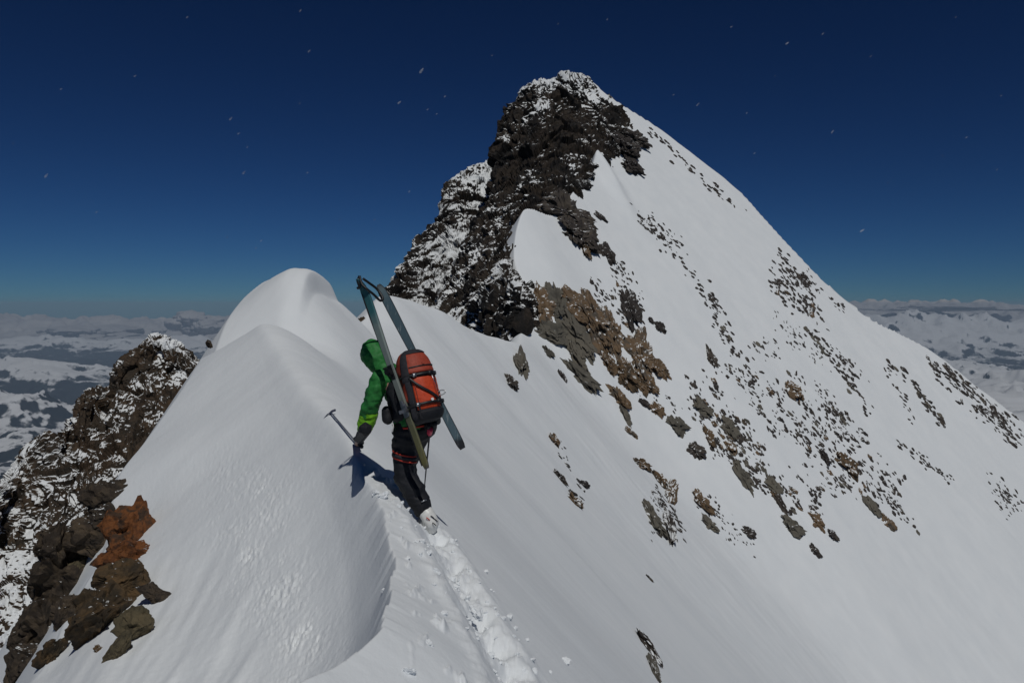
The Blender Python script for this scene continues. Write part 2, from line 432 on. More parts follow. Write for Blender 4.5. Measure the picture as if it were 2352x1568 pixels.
def detail(x, y):
    """small-scale relief: wind ripples, sastrugi, the kicked steps"""
    dz = np.zeros_like(x)
    near = y < 40
    xn, yn = x[near], y[near]
    p = xn / np.maximum(yn, 0.5); u = p * F + U0
    d = np.zeros_like(xn)
    left = smooth(0.0, 0.25, fXC(yn) - xn)
    # rough rime band on the windward slope
    z0 = base_z(xn, yn); v = V0 - z0 / np.maximum(yn, 0.5) * F
    band = np.exp(-((u - (560 + (v - 1100) * 0.30 + 40 * perlin2(v / 120, u / 200, 5))) / 95)**2) * smooth(980, 1150, v) * (0.55 + 0.6 * perlin2(u / 60, v / 60, 8))
    band = np.clip(band, 0, 1)
    ca, sa = math.cos(R(62)), math.sin(R(62))
    a, b = xn * ca + yn * sa, -xn * sa + yn * ca
    rip = fbm2(a / 0.055, b / 0.036, 4, 21, 0.7)
    d += left * (0.008 * fbm2(a / 1.3, b / 0.7, 5, 31) + 0.0015 * rip + 0.017 * band * rip * (0.4 + 1.2 * np.clip(fbm2(a / 0.5, b / 0.22, 2, 27) + 0.3, 0, 1)))
    # flutes sweeping down the lower windward slope
    d += left * 0.036 * smooth(1150, 1380, v) * smooth(640, 520, u) * fbm2((u + (v - 1100) * (0.30 + 0.0004 * (v - 1100))) / 95, v / 500, 3, 41)
    right = 1 - left
    d += right * 0.012 * fbm2(xn / 0.9, yn / 0.9, 5, 51)
    m = (yn < 8.5) & (yn > 2.0)
    if m.any():
        xx, yy = xn[m], yn[m]
        best = np.full(len(xx), 99.0); sgn = np.zeros(len(xx)); arc = np.zeros(len(xx))
        for k in range(0, 400, 2):
            dd = np.hypot(xx - TR[k, 0], yy - TR[k, 1]); q = dd < best
            best = np.where(q, dd, best); sgn = np.where(q, xx - TR[k, 0], sgn); arc = np.where(q, k, arc)
        best = np.abs(best + 0.05 * fbm2(xx / 0.28, yy / 0.34, 3, 63))
        c = (0.55 + 0.6 * np.clip(0.5 + fbm2(xx / 0.35, yy / 0.5, 2, 64), 0, 1)) * np.exp(-(best / 0.12)**2) * smooth(18, 30, arc)
        rough = fbm2(xx / 0.11, yy / 0.16, 4, 61, 0.6)
        blocks = np.floor(fbm2(xx / 0.13, yy / 0.2, 2, 66) * 4) / 4
        t = -0.055 * c + np.exp(-(best / 0.22)**2) * smooth(18, 30, arc) * (0.024 * rough + 0.034 * blocks) + 0.035 * np.exp(-((best - 0.22) / 0.07)**2) * smooth(18, 30, arc)
        st = np.zeros_like(xx)
        for k in range(24, 400, 26):
            st -= 0.07 * np.exp(-(((xx - TR[k, 0] - (0.05 if (k // 26) % 2 else -0.05)) / 0.075)**2 + ((yy - TR[k, 1]) / 0.12)**2))
        t += st
        # scuffs left of the trail on the crest side
        sc = np.exp(-((best - 0.45) / 0.16)**2) * (sgn < 0) * (xx > fXC(yy) + 0.03)
        t += sc * 0.03 * np.maximum(fbm2(xx / 0.10, yy / 0.28, 3, 71) - 0.35, 0) * 3
        dm = np.zeros_like(xn); dm[m] = t; d += dm
    # short hooked crack and a broken notch in the crest below the climber
    dz[near] = d * smooth(1.0, 2.0, yn)
    far = ~near
    xf, yf = x[far], y[far]
    ca, sa = math.cos(R(-38)), math.sin(R(-38))       # fall line of the face
    a, b = xf * ca + yf * sa, -xf * sa + yf * ca
    dz[far] = 0.055 * fbm2(a / 14, b / 1.9, 4, 81) * (0.5 + 0.8 * np.clip(fbm2(xf / 18, yf / 18, 2, 83), -0.5, 1)) + 0.05 * fbm2(xf / 2.5, yf / 2.5, 3, 91)
    return dz

def full_z(x, y):
    return base_z(x, y) + detail(x, y)

nu, nv = 1280, 1150
uu = np.concatenate([np.linspace(-1500, -60, 90, endpoint=False), np.linspace(-60, 2420, nu - 180), np.linspace(2425, 3800, 90)])
yy = np.exp(np.linspace(math.log(1.3), math.log(185), nv))
PP, YY = np.meshgrid((uu - U0) / F, yy, indexing='ij')
XX = PP * YY
ZZ = full_z(XX.ravel(), YY.ravel()).reshape(XX.shape)
V = np.stack([XX, YY, ZZ], 2).reshape(-1, 3)
Fc = grid_faces(nu, nv)
# ground around and behind the photographer
gx, gy = np.linspace(-30, 30, 181), np.linspace(-30, 1.32, 120)
GX, GY = np.meshgrid(gx, gy, indexing='ij')
GZ = base_z(GX.ravel(), GY.ravel()).reshape(GX.shape) - 0.015
V2 = np.stack([GX, GY, GZ], 2).reshape(-1, 3)
ridge_me = mesh_np('snow_ridge', np.concatenate([V, V2]), np.concatenate([Fc, grid_faces(181, 120) + len(V)]), M_snow)
ridge = link('snow_ridge', ridge_me)
tag(ridge, 'wind-packed snow ridge and broad snow face falling away to the right', kind='structure')

def hit(u, v):
    return march(u, v, base_z)
def normal_at(p, e=None):
    e = e or 0.004 * p[1] + 0.02
    x, y = p[0], p[1]
    z = base_z(np.array([x - e, x + e, x, x]), np.array([y, y, y - e, y + e]))
    n = np.array([-(z[1] - z[0]) / (2 * e), -(z[3] - z[2]) / (2 * e), 1.0]); return n / np.linalg.norm(n)

# ------------------------------------------------------------------ rock walls (lofted from traced control rows)
def loft(rows, n_r, n_c):
    P = np.array([[at(*c) for c in r] for r in rows])
    P = catmull(P, n_r)
    return np.swapaxes(catmull(np.swapaxes(P, 0, 1), n_c), 0, 1)

def rock_wall(name, rows, n_r, n_c, mat, amp, size, seed, biasfn, label, edge_fade=None):
    G = loft(rows, n_r, n_c)
    Nn = grid_normals(G)
    view = G / np.linalg.norm(G, axis=2)[..., None]
    flip = (Nn * view).sum(2).mean() > 0
    if flip: Nn = -Nn
    P = G.reshape(-1, 3); S = np.array([1.15, 1.15, 0.5]) / size
    Q = P @ np.array([[0.94, -0.2, 0.25], [0.25, 0.95, -0.15], [-0.2, 0.2, 0.96]]).T
    Q = Q + 0.35 * size * np.stack([perlin3(P / size, seed + 20), perlin3(P / size, seed + 21), perlin3(P / size, seed + 22)], 1)
    d1, d2, rid, off = worley3(Q * S, seed)
    e1, e2, rid2, off2 = worley3(Q * S * 2.6, seed + 3)
    g1, g2, rid3, off3 = worley3(Q * S * 6.0, seed + 6)
    # tilted facets per cell: every block leans its own way
    tilt = lambda r, o, k: (np.stack([np.sin(r * 40 + k), np.cos(r * 57 + k), np.sin(r * 73 + 2 * k)], 1) * o).sum(1)
    disp = amp * ((rid - 0.5) * 0.9 + tilt(rid, off, 1) * 0.8 - 0.25 * np.exp(-((d2 - d1) / 0.08)**2))
    disp += amp * 0.42 * ((rid2 - 0.5) + tilt(rid2, off2, 2) * 0.9)
    disp += amp * 0.18 * ((rid3 - 0.5) + tilt(rid3, off3, 3))
    disp += amp * 0.25 * fbm3(P / (size * 1.7), 4, seed + 9)
    D = disp.reshape(G.shape[:2])
    if edge_fade is not None: D = D * edge_fade(np.linspace(0, 1, n_r)[:, None], np.linspace(0, 1, n_c)[None, :])
    G2 = G + Nn * D[..., None]
    me = mesh_np(name, G2.reshape(-1, 3), grid_faces(n_r, n_c, flip=not flip), mat, False)
    u = G[..., 0] / G[..., 1] * F + U0; v = V0 - G[..., 2] / G[..., 1] * F
    attr(me, 'snowbias', biasfn(u, v))
    o = link(name, me)
    tag(o, label, kind='structure')
    return o

tower_rows = [
    [(1215, 290, 170), (1220, 270, 168), (1250, 262, 170), (1280, 260, 172), (1310, 258, 173), (1345, 262, 174), (1370, 275, 174)],
    [(1222, 232, 160), (1200, 214, 150), (1235, 188, 150), (1272, 183, 151), (1300, 172, 151), (1322, 173, 151), (1350, 192, 155)],
    [(1182, 278, 155), (1161, 264, 146), (1215, 236, 144), (1265, 226, 144), (1310, 216, 145), (1365, 216, 149), (1395, 225, 156)],
    [(1175, 312, 152), (1149, 304, 143), (1205, 300, 138), (1265, 290, 136), (1330, 285, 138), (1420, 282, 145), (1450, 292, 152)],
    [(1163, 388, 146), (1136, 380, 137), (1190, 375, 131), (1250, 370, 128), (1320, 365, 126), (1385, 360, 126), (1420, 368, 134)],
    [(1150, 472, 136), (1122, 462, 127), (1175, 455, 119), (1225, 450, 113), (1280, 440, 110), (1328, 435, 111), (1362, 442, 119)],
    [(1105, 562, 125), (1079, 546, 116), (1125, 536, 107), (1165, 526, 100), (1200, 516, 97.5), (1285, 506, 102), (1320, 516, 109)],
    [(1070, 642, 113), (1040, 626, 105), (1080, 616, 97), (1115, 609, 90), (1145, 603, 85), (1168, 600, 83.5), (1215, 604, 90)],
    [(1035, 732, 98), (1005, 716, 92), (1050, 706, 87), (1095, 700, 82), (1145, 697, 78), (1207, 692, 75.5), (1240, 700, 85)],
    [(1020, 840, 88), (1000, 830, 84), (1050, 825, 80), (1095, 822, 78), (1140, 818, 76), (1187, 806, 74), (1215, 806, 80)]]
def tower_bias(u, v):
    b = 0.60 * smooth(240, 185, v) + 0.07 + 0.30 * np.exp(-((u - 1385) / 35)**2 - ((v - 222) / 25)**2)
    b = b + 0.25 * np.exp(-((u - 1235) / 26)**2 - ((v - 255) / 26)**2)
    b = b - 0.28 * np.exp(-((u - 1160) / 38)**2 - ((v - 400) / 70)**2)
    b = b - 0.10 * np.exp(-((u - 1290) / 60)**2 - ((v - 300) / 90)**2)
    b = b + 0.10 * smooth(480, 600, v) + 0.16 * np.exp(-((v - (470 - (u - 1150) * 0.5)) / 16)**2) * smooth(1250, 1130, u)
    return b
rock_wall('rock_tower', tower_rows, 430, 300, M_tower, 1.15, 3.6, 3, tower_bias, 'black rock tower of the main peak with snow on its ledges')

sk = [(1150, 378, 165), (1128, 376, 163), (1085, 386, 160), (1040, 415, 156), (1019, 450, 152), (1012, 490, 148), (985, 530, 143), (950, 572, 138), (920, 612, 132), (895, 664, 124), (880, 720, 118)]
shoulder_rows = [
    [(u, v + 70, d + 25) for u, v, d in sk], [(u + 6, v + 10, d + 6) for u, v, d in sk], sk,
    [(1160, 450, 150), (1120, 450, 148), (1085, 460, 146), (1050, 490, 142), (1028, 530, 138), (1012, 570, 134), (987, 610, 129), (957, 642, 124), (927, 672, 118), (902, 702, 113), (880, 742, 110)],
    [(1150, 600, 130), (1110, 600, 128), (1075, 610, 124), (1050, 630, 121), (1030, 655, 118), (1010, 680, 114), (985, 700, 111), (955, 715, 108), (930, 730, 105), (905, 750, 102), (880, 780, 100)],
    [(1150, 850, 96), (1110, 850, 95), (1075, 850, 94), (1050, 850, 93), (1030, 850, 92), (1010, 850, 91), (985, 850, 90), (955, 850, 89), (930, 850, 88), (905, 850, 87), (880, 850, 86)]]
def shoulder_bias(u, v):
    return 0.42 * smooth(470, 390, v) * smooth(990, 1060, u) + 0.26 - 0.14 * smooth(600, 680, v) + 0.1 * np.sin(u / 30 + v / 55)
rock_wall('rock_shoulder', shoulder_rows, 260, 330, M_tower, 1.0, 3.6, 17, shoulder_bias, 'snow-plastered rock shoulder behind the left side of the black tower')

skp = [(-90, 1190, 36), (-20, 1130, 38), (27, 1086, 40), (61, 1032, 42), (135, 995, 43), (169, 965, 44), (190, 912, 44), (215, 904, 45), (250, 887, 46), (271, 843, 46), (290, 828, 46.5), (325, 799, 47), (340, 782, 47), (369, 778, 48), (392, 787, 48), (416, 805, 48), (442, 827, 48), (475, 842, 48)]
uu_ = [a for a, _, _ in skp]
pinn_rows = [[(u + 5, v + 160, d + 14) for u, v, d in skp], [(u + 4, v + 22, d + 4) for u, v, d in skp], skp,
    [(u - 6, v + 70, d - 1.2) for u, v, d in skp],
    [(u - 20 + 0.06 * (u - 200), 1090 + 0.25 * (200 - u) * (u < 200) - 0.10 * (u - 200) * (u > 200), 40.5 - 0.004 * (300 - u)) for u in uu_],
    [(u - 30 + 0.1 * (u - 200), 1250 + 0.12 * (200 - u), 37.5) for u in uu_],
    [(u - 40 + 0.12 * (u - 200), 1450, 34.5) for u in uu_],
    [(u - 60 + 0.15 * (u - 200), 1750, 31) for u in uu_]]
def pinn_bias(u, v):
    b = 0.85 * np.exp(-((u - 388) / 36)**2 - ((v - 788) / 20)**2) + 0.45 * np.exp(-((u - 235) / 30)**2 - ((v - 900) / 12)**2)
    b = b + 0.10 - 0.12 * np.exp(-((u - 330) / 70)**2 - ((v - 900) / 90)**2)
    low = 1150 + 0.15 * (u - 60) * (u < 60)
    b = b + 0.34 * smooth(1130, 1230, v) * smooth(260, 60, u) + 0.10 * perlin2(u / 55, v / 55, 4)
    return b
rock_wall('rock_pinnacle', pinn_rows, 420, 360, M_pinn, 0.42, 1.45, 29, pinn_bias, 'jagged brown rock pinnacle with snow lodged between its blocks, left of the snow ridge')

# ------------------------------------------------------------------ loose rocks and outcrops
def rock_mesh(name, seed, mat, sub=3, flat=1.0, facets=9, rough=0.10, fine=0.05, cut=(0.52, 0.82)):
    """a unit rock: a sphere cut by random planes, then roughened"""
    bm = bmesh.new(); bmesh.ops.create_icosphere(bm, subdivisions=sub, radius=1)
    P = np.array([v.co for v in bm.verts]); rs = np.random.RandomState(seed)
    for _ in range(facets):
        n = rs.normal(size=3); n /= np.linalg.norm(n); h = rs.uniform(*cut)
        dd = P @ n - h
        P = P - np.maximum(dd, 0)[:, None] * n * 0.95
    nn = P / np.linalg.norm(P, axis=1)[:, None]
    d1, d2, rid, off = worley3(P * 2.2 + seed, seed)
    P = P + nn * (rough * 2 * (rid - 0.5) + rough * fbm3(P * 1.8 + seed, 3, seed))[:, None]
    e1, e2, rid2, off2 = worley3(P * 5.0 + seed, seed + 9)
    P = P + nn * (fine * fbm3(P * 6, 3, seed + 5) + fine * 2.2 * (rid2 - 0.5))[:, None]
    for v, c in zip(bm.verts, P): v.co = c
    me = bpy.data.meshes.new(name); bm.to_mesh(me); bm.free()
    me.materials.append(mat)
    return me

rnd = random.Random(7)
protos = {}
for k, m in (('dark', M_rock_dark), ('brown', M_rock_brown), ('grey', M_rock_grey)):
    protos[k] = [rock_mesh('rock', 100 + i + hash(k) % 1 * 0 + {'dark': 0, 'brown': 40, 'grey': 80}[k], m, 3, rough=0.16) for i in range(7)]

def place_on_face(name, u, v, L, Wd, ang, tone, thick=0.30, seed=None, own=None, sink=0.25):
    """long axis L px at ANG degrees below the horizontal of the picture, width Wd px, lying on the snow"""
    p = hit(u, v)
    if p is None: return None
    n = normal_at(p)
    def on_plane(uu, vv):
        q = at(uu, vv, 1.0); return q * (p @ n) / (q @ n)
    ca, sa = math.cos(R(ang)), math.sin(R(ang))
    h = 8.0
    ax = (on_plane(u + ca * h, v + sa * h) - on_plane(u - ca * h, v - sa * h)) / (2 * h)
    bx = (on_plane(u - sa * h, v + ca * h) - on_plane(u + sa * h, v - ca * h)) / (2 * h)
    # keep the seen width: the piece across, taken perpendicular to the long axis on the slope
    x = ax / np.linalg.norm(ax); y = bx - (bx @ x) * x; yl = np.linalg.norm(y); y /= yl; z = np.cross(x, y)
    if z @ n < 0: y = -y; z = -z
    lx = min(np.linalg.norm(ax) * L / 2, 9.0 * p[1] / 100 * L / 20); ly = min(yl * Wd / 2, 6.0 * p[1] / 100 * Wd / 20)
    lz = thick * max(0.6 * (lx * ly) ** 0.5, 0.5 * min(lx, ly)) * 1.6
    me = own or rnd.choice(protos[tone])
    o = link(name, me)
    Mx = np.eye(4); Mx[:3, 0] = x * lx * 1.15; Mx[:3, 1] = y * ly * 1.15; Mx[:3, 2] = z * lz; Mx[:3, 3] = p + n * lz * (0.5 - sink) * 0.5
    o.matrix_world = Matrix(Mx.tolist())
    return o

def z7(x, y): return 1163.75 + 0.3907 * x, 673.75 + 0.3907 * y
TRACED = [  # x, y, long, short, angle, tone, label   (read off an enlargement of the face)
    (205, 70, 190, 80, 75, 'brown', 'tall ochre rock wall at the left end of the brown rock band'),
    (300, 80, 160, 85, 80, 'grey', 'dark grey rock wall beside the ochre wall at the left end of the rock band'),
    (265, 250, 120, 95, 55, 'grey', 'broad grey-olive slab under the left end of the brown rock band'),
    (405, 240, 240, 110, 70, 'grey', 'tall grey rock face in the middle of the brown rock band'),
    (430, 95, 170, 120, 60, 'brown', 'large orange-brown rock block high in the brown rock band'),
    (515, 190, 270, 95, 68, 'brown', 'long brown rock rib running down the middle of the rock band'),
    (410, 380, 150, 50, 62, 'grey', 'narrow grey slab hanging below the rock band'),
    (615, 240, 210, 75, 78, 'brown', 'narrow brown rock rib near the right end of the rock band'),
    (720, 90, 190, 60, 78, 'dark', 'dark broken rib above the right end of the rock band'),
    (785, 370, 260, 100, 75, 'brown', 'big brown buttress at the lower right end of the rock band'),
    (600, 410, 75, 60, 80, 'brown', 'small brown block just below the middle of the rock band'),
    (700, 490, 160, 75, 68, 'brown', 'left of the two brown prongs hanging below the rock band'),
    (815, 540, 150, 60, 62, 'brown', 'right of the two orange-brown prongs hanging below the rock band'),
    (885, 445, 140, 70, 55, 'brown', 'lacy brown outcrop right of the rock band'),
    (78, 420, 175, 58, 84, 'grey', 'upright grey slab alone in the snow right of the climber'),
    (22, 530, 65, 45, 75, 'dark', 'small grey-brown rock below the upright grey slab'),
    (242, 345, 65, 50, 80, 'grey', 'grey wedge of rock under the grey-olive slab'),
    (440, 500, 230, 48, 44, 'grey', 'long grey slab slanting down across the snow'),
    (325, 488, 55, 22, 40, 'dark', 'thin dark sliver of rock left of the long slanting slab'),
    (665, 620, 160, 62, 46, 'brown', 'ragged brown outcrop below the long slanting slab'),
    (690, 712, 110, 26, 65, 'grey', 'thin grey rock streak under the ragged brown outcrop'),
    (727, 815, 62, 32, 62, 'brown', 'small ochre rock standing alone under the thin grey streak'),
    (890, 690, 85, 62, 15, 'brown', 'rounded brown boulder beside the ragged outcrop'),
    (815, 652, 80, 28, 30, 'dark', 'thin dark rock pointing at the rounded brown boulder'),
    (1003, 780, 120, 85, 62, 'grey', 'angular olive-brown block left of the dense rock scatter'),
    (907, 207, 75, 40, 68, 'dark', 'almond-shaped dark rock alone on the upper snow'),
    (845, 160, 40, 25, 60, 'dark', 'small dark rock just above the almond-shaped rock'),
    (276, 855, 65, 42, 75, 'brown', 'reddish brown rock in open snow right of the skis'),
    (792, 1005, 75, 45, 52, 'brown', 'small tan rock above the tan and black notched rock'),
    (910, 1105, 90, 50, 70, 'brown', 'upper half of the tan and black notched rock'),
    (958, 1170, 110, 75, 110, 'brown', 'lower half of the tan and black notched rock'),
    (402, 1225, 65, 35, 60, 'brown', 'tan pointed rock in the lower open snow'),
    (450, 1118, 42, 30, 20, 'dark', 'small grey rock above the tan pointed rock'),
    (310, 1078, 50, 26, 40, 'dark', 'small dark rock left of the grey rock in the lower open snow'),
    (390, 1175, 30, 18, 50, 'dark', 'tiny dark rock touching the tan pointed rock'),
    (1205, 380, 115, 34, 72, 'dark', 'slim dark rock streak above the dense scatter'),
    (1145, 1235, 140, 50, 50, 'brown', 'slanting olive rock right of the notched rock'),
    (1197, 1360, 80, 60, 70, 'grey', 'grey rock below the slanting olive rock'),
    (1385, 1065, 230, 45, 58, 'grey', 'long olive rib at the lower edge of the dense scatter'),
    (1562, 1130, 130, 58, 62, 'grey', 'grey-brown rib right of the long olive rib'),
    (1605, 1225, 140, 34, 58, 'dark', 'thin dark rib continuing below the grey-brown rib'),
    (1312, 905, 85, 42, 72, 'brown', 'rusty red rock inside the dense scatter'),
    (1112, 925, 110, 62, 42, 'dark', 'dark blocky rock at the left edge of the dense scatter'),
    (1302, 788, 100, 75, 75, 'grey', 'olive block inside the upper left of the dense scatter'),
    (1185, 840, 110, 52, 68, 'brown', 'brown block with a red stain at the left of the dense scatter'),
    (955, 1400, 170, 40, 82, 'dark', 'ragged dark rib at the lowest left tip of the rocks'),
    (868, 1345, 200, 36, 62, 'grey', 'thin grey rib left of the lowest ragged rib'),
    (1425, 1410, 110, 40, 38, 'dark', 'dark rock group low on the face, second from the left'),
    (1680, 1375, 130, 65, 20, 'grey', 'broad grey rock low on the face'),
    (1825, 1345, 130, 44, 58, 'brown', 'orange-brown rib low on the face beside the broad grey rock'),
    (1920, 1425, 70, 34, 55, 'dark', 'short dark rock under the orange-brown rib'),
    (1812, 1510, 90, 34, 45, 'dark', 'lowest dark rock on the right half of the face'),
    (2000, 1010, 160, 70, 50, 'brown', 'large rust-brown rock at the right side of the dense scatter'),
    (1865, 960, 70, 42, 75, 'dark', 'dark upright rock left of the large rust-brown rock'),
    (1700, 590, 130, 55, 50, 'brown', 'olive patch of rock above the dense scatter'),
    (1150, 680, 130, 62, 40, 'grey', 'olive-grey block cluster rock above the left of the dense scatter'),
]
kk = 0
for (x, y, L, Wd, ang, tone, lab) in TRACED:
    u, v = z7(x, y)
    own = rock_mesh('outcrop', 500 + kk, {'dark': M_rock_dark, 'brown': M_rock_brown, 'grey': M_rock_grey}[tone], 5 if kk < 14 else 4, facets=12, rough=0.26, fine=0.09)
    big = 1.22 if kk < 14 else 1.05
    o = place_on_face('rock_outcrop', u, v, L * 0.3907 * big, Wd * 0.3907 * big, ang, tone, own=own, thick=0.42)
    if o: tag(o, lab, 'rock')
    kk += 1
EXTRA = [(1485, 1480, 70, 15, 60, 'dark', 'long dark rock splinter in the smooth snow at the bottom edge'), (1500, 1535, 70, 12, 68, 'grey', 'lower tail of the dark rock splinter at the bottom edge'),
         (1491, 1328, 9, 6, 60, 'dark', 'tiny dark stone alone in the smooth lower snow'),
         (2005, 1165, 50, 20, 42, 'grey', 'dark olive block alone right of the lowest rocks'), (2040, 1198, 44, 17, 60, 'brown', 'brown tail below the dark olive block'), (1872, 1263, 30, 9, 45, 'dark', 'small dark stone below the lowest rocks'),
         (1400, 590, 50, 20, 75, 'dark', 'dark rock under the snow spur of the tower'), (1385, 575, 36, 20, 40, 'dark', 'dark rock at the right edge of the snow spur'),
         (1378, 498, 22, 16, 60, 'dark', 'lone dark rock beside the shaded snow fin')]
for (u, v, L, Wd, ang, tone, lab) in EXTRA:
    own = rock_mesh('outcrop', 600 + kk, {'dark': M_rock_dark, 'brown': M_rock_brown, 'grey': M_rock_grey}[tone], 4, facets=12, rough=0.20, fine=0.09); kk += 1
    o = place_on_face('rock_outcrop', u, v, L, Wd, ang, tone, own=own)
    if o: tag(o, lab, 'rock')
# rock tongue running down from the tower to the snow spur
for (u, v, L, Wd, ang, tone, lab) in [
    (1300, 492, 95, 55, 50, 'dark', 'dark rock tongue at the foot of the tower'), (1322, 535, 80, 42, 62, 'dark', 'lower end of the dark rock tongue above the snow spur'),
    (1338, 560, 46, 26, 75, 'brown', 'brown block at the tip of the dark rock tongue'),
    (1435, 345, 62, 34, 40, 'dark', 'dark rock at the right foot of the tower'), (1450, 322, 70, 20, 22, 'dark', 'dark rock spike jutting right from the tower'), (1448, 385, 44, 22, 50, 'dark', 'dark rock beside the top of the snow fin')]:
    own = rock_mesh('outcrop', 700 + kk, M_rock_dark if tone == 'dark' else M_rock_brown, 5, facets=12, rough=0.30, fine=0.12); kk += 1
    o = place_on_face('rock_outcrop', u, v, L, Wd, ang, tone, own=own, thick=0.5)
    if o: tag(o, lab, 'rock')

def poly_sample(poly):
    xs = [p[0] for p in poly]; ys = [p[1] for p in poly]
    while True:
        x, y = rnd.uniform(min(xs), max(xs)), rnd.uniform(min(ys), max(ys))
        c = False; j = len(poly) - 1
        for i in range(len(poly)):
            (x1, y1), (x2, y2) = poly[i], poly[j]
            if (y1 > y) != (y2 > y) and x < (x2 - x1) * (y - y1) / (y2 - y1) + x1: c = not c
            j = i
        if c: return x, y

ZONES = [  # polygon, count, size range, tones, label, group
    ([(1570, 880), (1640, 870), (1700, 960), (1790, 1090), (1900, 1240), (1800, 1160), (1640, 1040)], 90, (9, 26), ('grey', 'brown', 'dark', 'dark'), 'small rock in the dense scatter low on the peak face', 'rocks of the dense scatter on the face'),
    ([(1640, 820), (1760, 790), (1850, 850), (1960, 960), (2030, 1010), (1900, 1000), (1750, 1000)], 90, (7, 20), ('dark', 'dark', 'grey', 'brown'), 'small dark rock in the upper part of the dense scatter', 'rocks of the upper scatter on the face'),
    ([(1800, 990), (1960, 970), (2060, 1090), (2110, 1190), (2040, 1160), (1930, 1110), (1880, 1240)], 80, (8, 22), ('dark', 'brown', 'grey', 'dark'), 'small rock in the lower right of the dense scatter', 'rocks right of the dense scatter'),
    ([(1480, 1120), (1540, 1150), (1560, 1250), (1510, 1230)], 26, (8, 18), ('dark', 'grey'), 'small dark rock around the lowest ragged rib', 'rocks around the lowest ragged rib'),
    ([(1570, 1120), (1650, 1160), (1720, 1240), (1650, 1220)], 16, (7, 16), ('dark', 'grey'), 'small rock in the lower open snow below the scatter', 'rocks below the scatter'),
    ([(1760, 560), (1800, 600), (1870, 650), (1945, 715), (1900, 700), (1790, 620)], 34, (7, 18), ('dark',), 'small dark rock close under the right skyline', 'rocks under the right skyline'),
    ([(1760, 640), (1800, 640), (1890, 725), (1830, 715)], 34, (8, 20), ('dark', 'brown'), 'dark rock in the tight cluster below the right skyline', 'tight rock cluster below the skyline'),
    ([(1770, 730), (1850, 740), (1950, 830), (1970, 860), (1850, 820)], 34, (6, 17), ('dark', 'grey'), 'small dark rock in the streaks below the skyline cluster', 'rock streaks below the skyline cluster'),
    ([(2125, 810), (2160, 830), (2352, 975), (2352, 1030), (2250, 960), (2160, 870)], 60, (8, 22), ('dark',), 'dark rock in the band at the right edge of the face', 'rock band at the right edge'),
    ([(2280, 1090), (2352, 1150), (2352, 1210), (2300, 1150)], 22, (6, 14), ('dark',), 'small dark rock low at the right edge of the face', 'rocks low at the right edge'),
    ([(1350, 640), (1480, 690), (1470, 760), (1380, 700)], 26, (6, 20), ('dark', 'brown'), 'small dark rock along the upper edge of the rock band', 'rocks along the top of the rock band'),
    ([(1440, 480), (1480, 490), (1560, 560), (1580, 600), (1500, 540)], 26, (6, 16), ('dark', 'grey'), 'small rock in the row high on the snow face', 'rocks in the high row on the snow face'),
    ([(1390, 570), (1420, 600), (1470, 680), (1440, 680)], 14, (6, 16), ('dark',), 'small dark rock right of the snow spur', 'rocks right of the snow spur'),
    ([(1420, 850), (1520, 900), (1560, 960), (1490, 930)], 12, (6, 14), ('brown', 'dark'), 'small brown rock between the rock band and the scatter', 'rocks between the band and the scatter'),
]
LINES = [  # dotted streaks following the fall line
    ((1480, 290), (1700, 490), 26, (6, 13), 'thin dark stone in the dotted line along the skyline', 'stones of the dotted line along the skyline'),
    ((1560, 590), (1660, 740), 18, (6, 14), 'small stone in the long streak down the middle of the snow', 'stones of the middle streak'),
    ((1625, 660), (1700, 830), 14, (6, 15), 'small dark stone in the left streak above the scatter', 'stones of the left streak'),
    ((1640, 740), (1740, 880), 16, (6, 14), 'small dark stone in the second streak above the scatter', 'stones of the second streak'),
    ((1840, 740), (2010, 960), 26, (7, 17), 'dark stone in the long streak right of the scatter', 'stones of the long right streak'),
    ((2070, 850), (2170, 985), 22, (8, 17), 'dark stone in the streak near the right edge', 'stones of the right edge streak'),
    ((2030, 820), (2110, 980), 14, (6, 13), 'small stone in the faint streak near the right edge', 'stones of the faint right streak'),
    ((2060, 1010), (2190, 1110), 20, (6, 13), 'small stone in the low streak near the right edge', 'stones of the low right streak'),
    ((1280, 1020), (1350, 1150), 9, (4, 9), 'tiny stone in open snow below the upright slab', 'tiny stones in open snow'),
    ((1950, 1050), (2110, 1220), 22, (7, 16), 'small stone in the streak beside the lone olive block', 'stones beside the lone olive block'),
]
cands = []
for poly, n, (a, b), tones, lab, grp in ZONES:
    n = int(n * 4.0); left_ = n
    while left_ > 0:
        cu, cv = poly_sample(poly); m = min(left_, rnd.choice((2, 4, 6, 9, 13))); tone0 = rnd.choice(tones); an = rnd.gauss(52, 5); ext = 4 + 3.2 * m
        for _ in range(m):
            t = rnd.gauss(0, 0.5) * ext; w = rnd.gauss(0, 8)
            u, v = cu + t * math.cos(R(an)) - w * math.sin(R(an)), cv + t * math.sin(R(an)) + w * math.cos(R(an))
            L = 0.72 * (a + (b - a) * rnd.random() ** 2.4)
            cands.append((u, v, L, rnd.uniform(0.28, 0.62), rnd.gauss(an, 14), tone0 if rnd.random() < 0.7 else rnd.choice(tones), lab, grp))
        left_ -= m
for (p0, p1, n, (a, b), lab, grp) in LINES:
    for _ in range(int(n * 2.2)):
        t = rnd.choice((0.1, 0.22, 0.4, 0.55, 0.7, 0.88)) + rnd.gauss(0, 0.07); w = rnd.gauss(0, 5)
        u, v = p0[0] + (p1[0] - p0[0]) * t + w, p0[1] + (p1[1] - p0[1]) * t - w * 0.6
        cands.append((u, v, a + (b - a) * rnd.random() ** 1.6, rnd.uniform(0.25, 0.55), rnd.gauss(50, 8), rnd.choice(('dark', 'dark', 'grey')), lab, grp))
n_ind = 300 - kk
cands.sort(key=lambda c: -c[2] * c[3] * c[2])
small = []
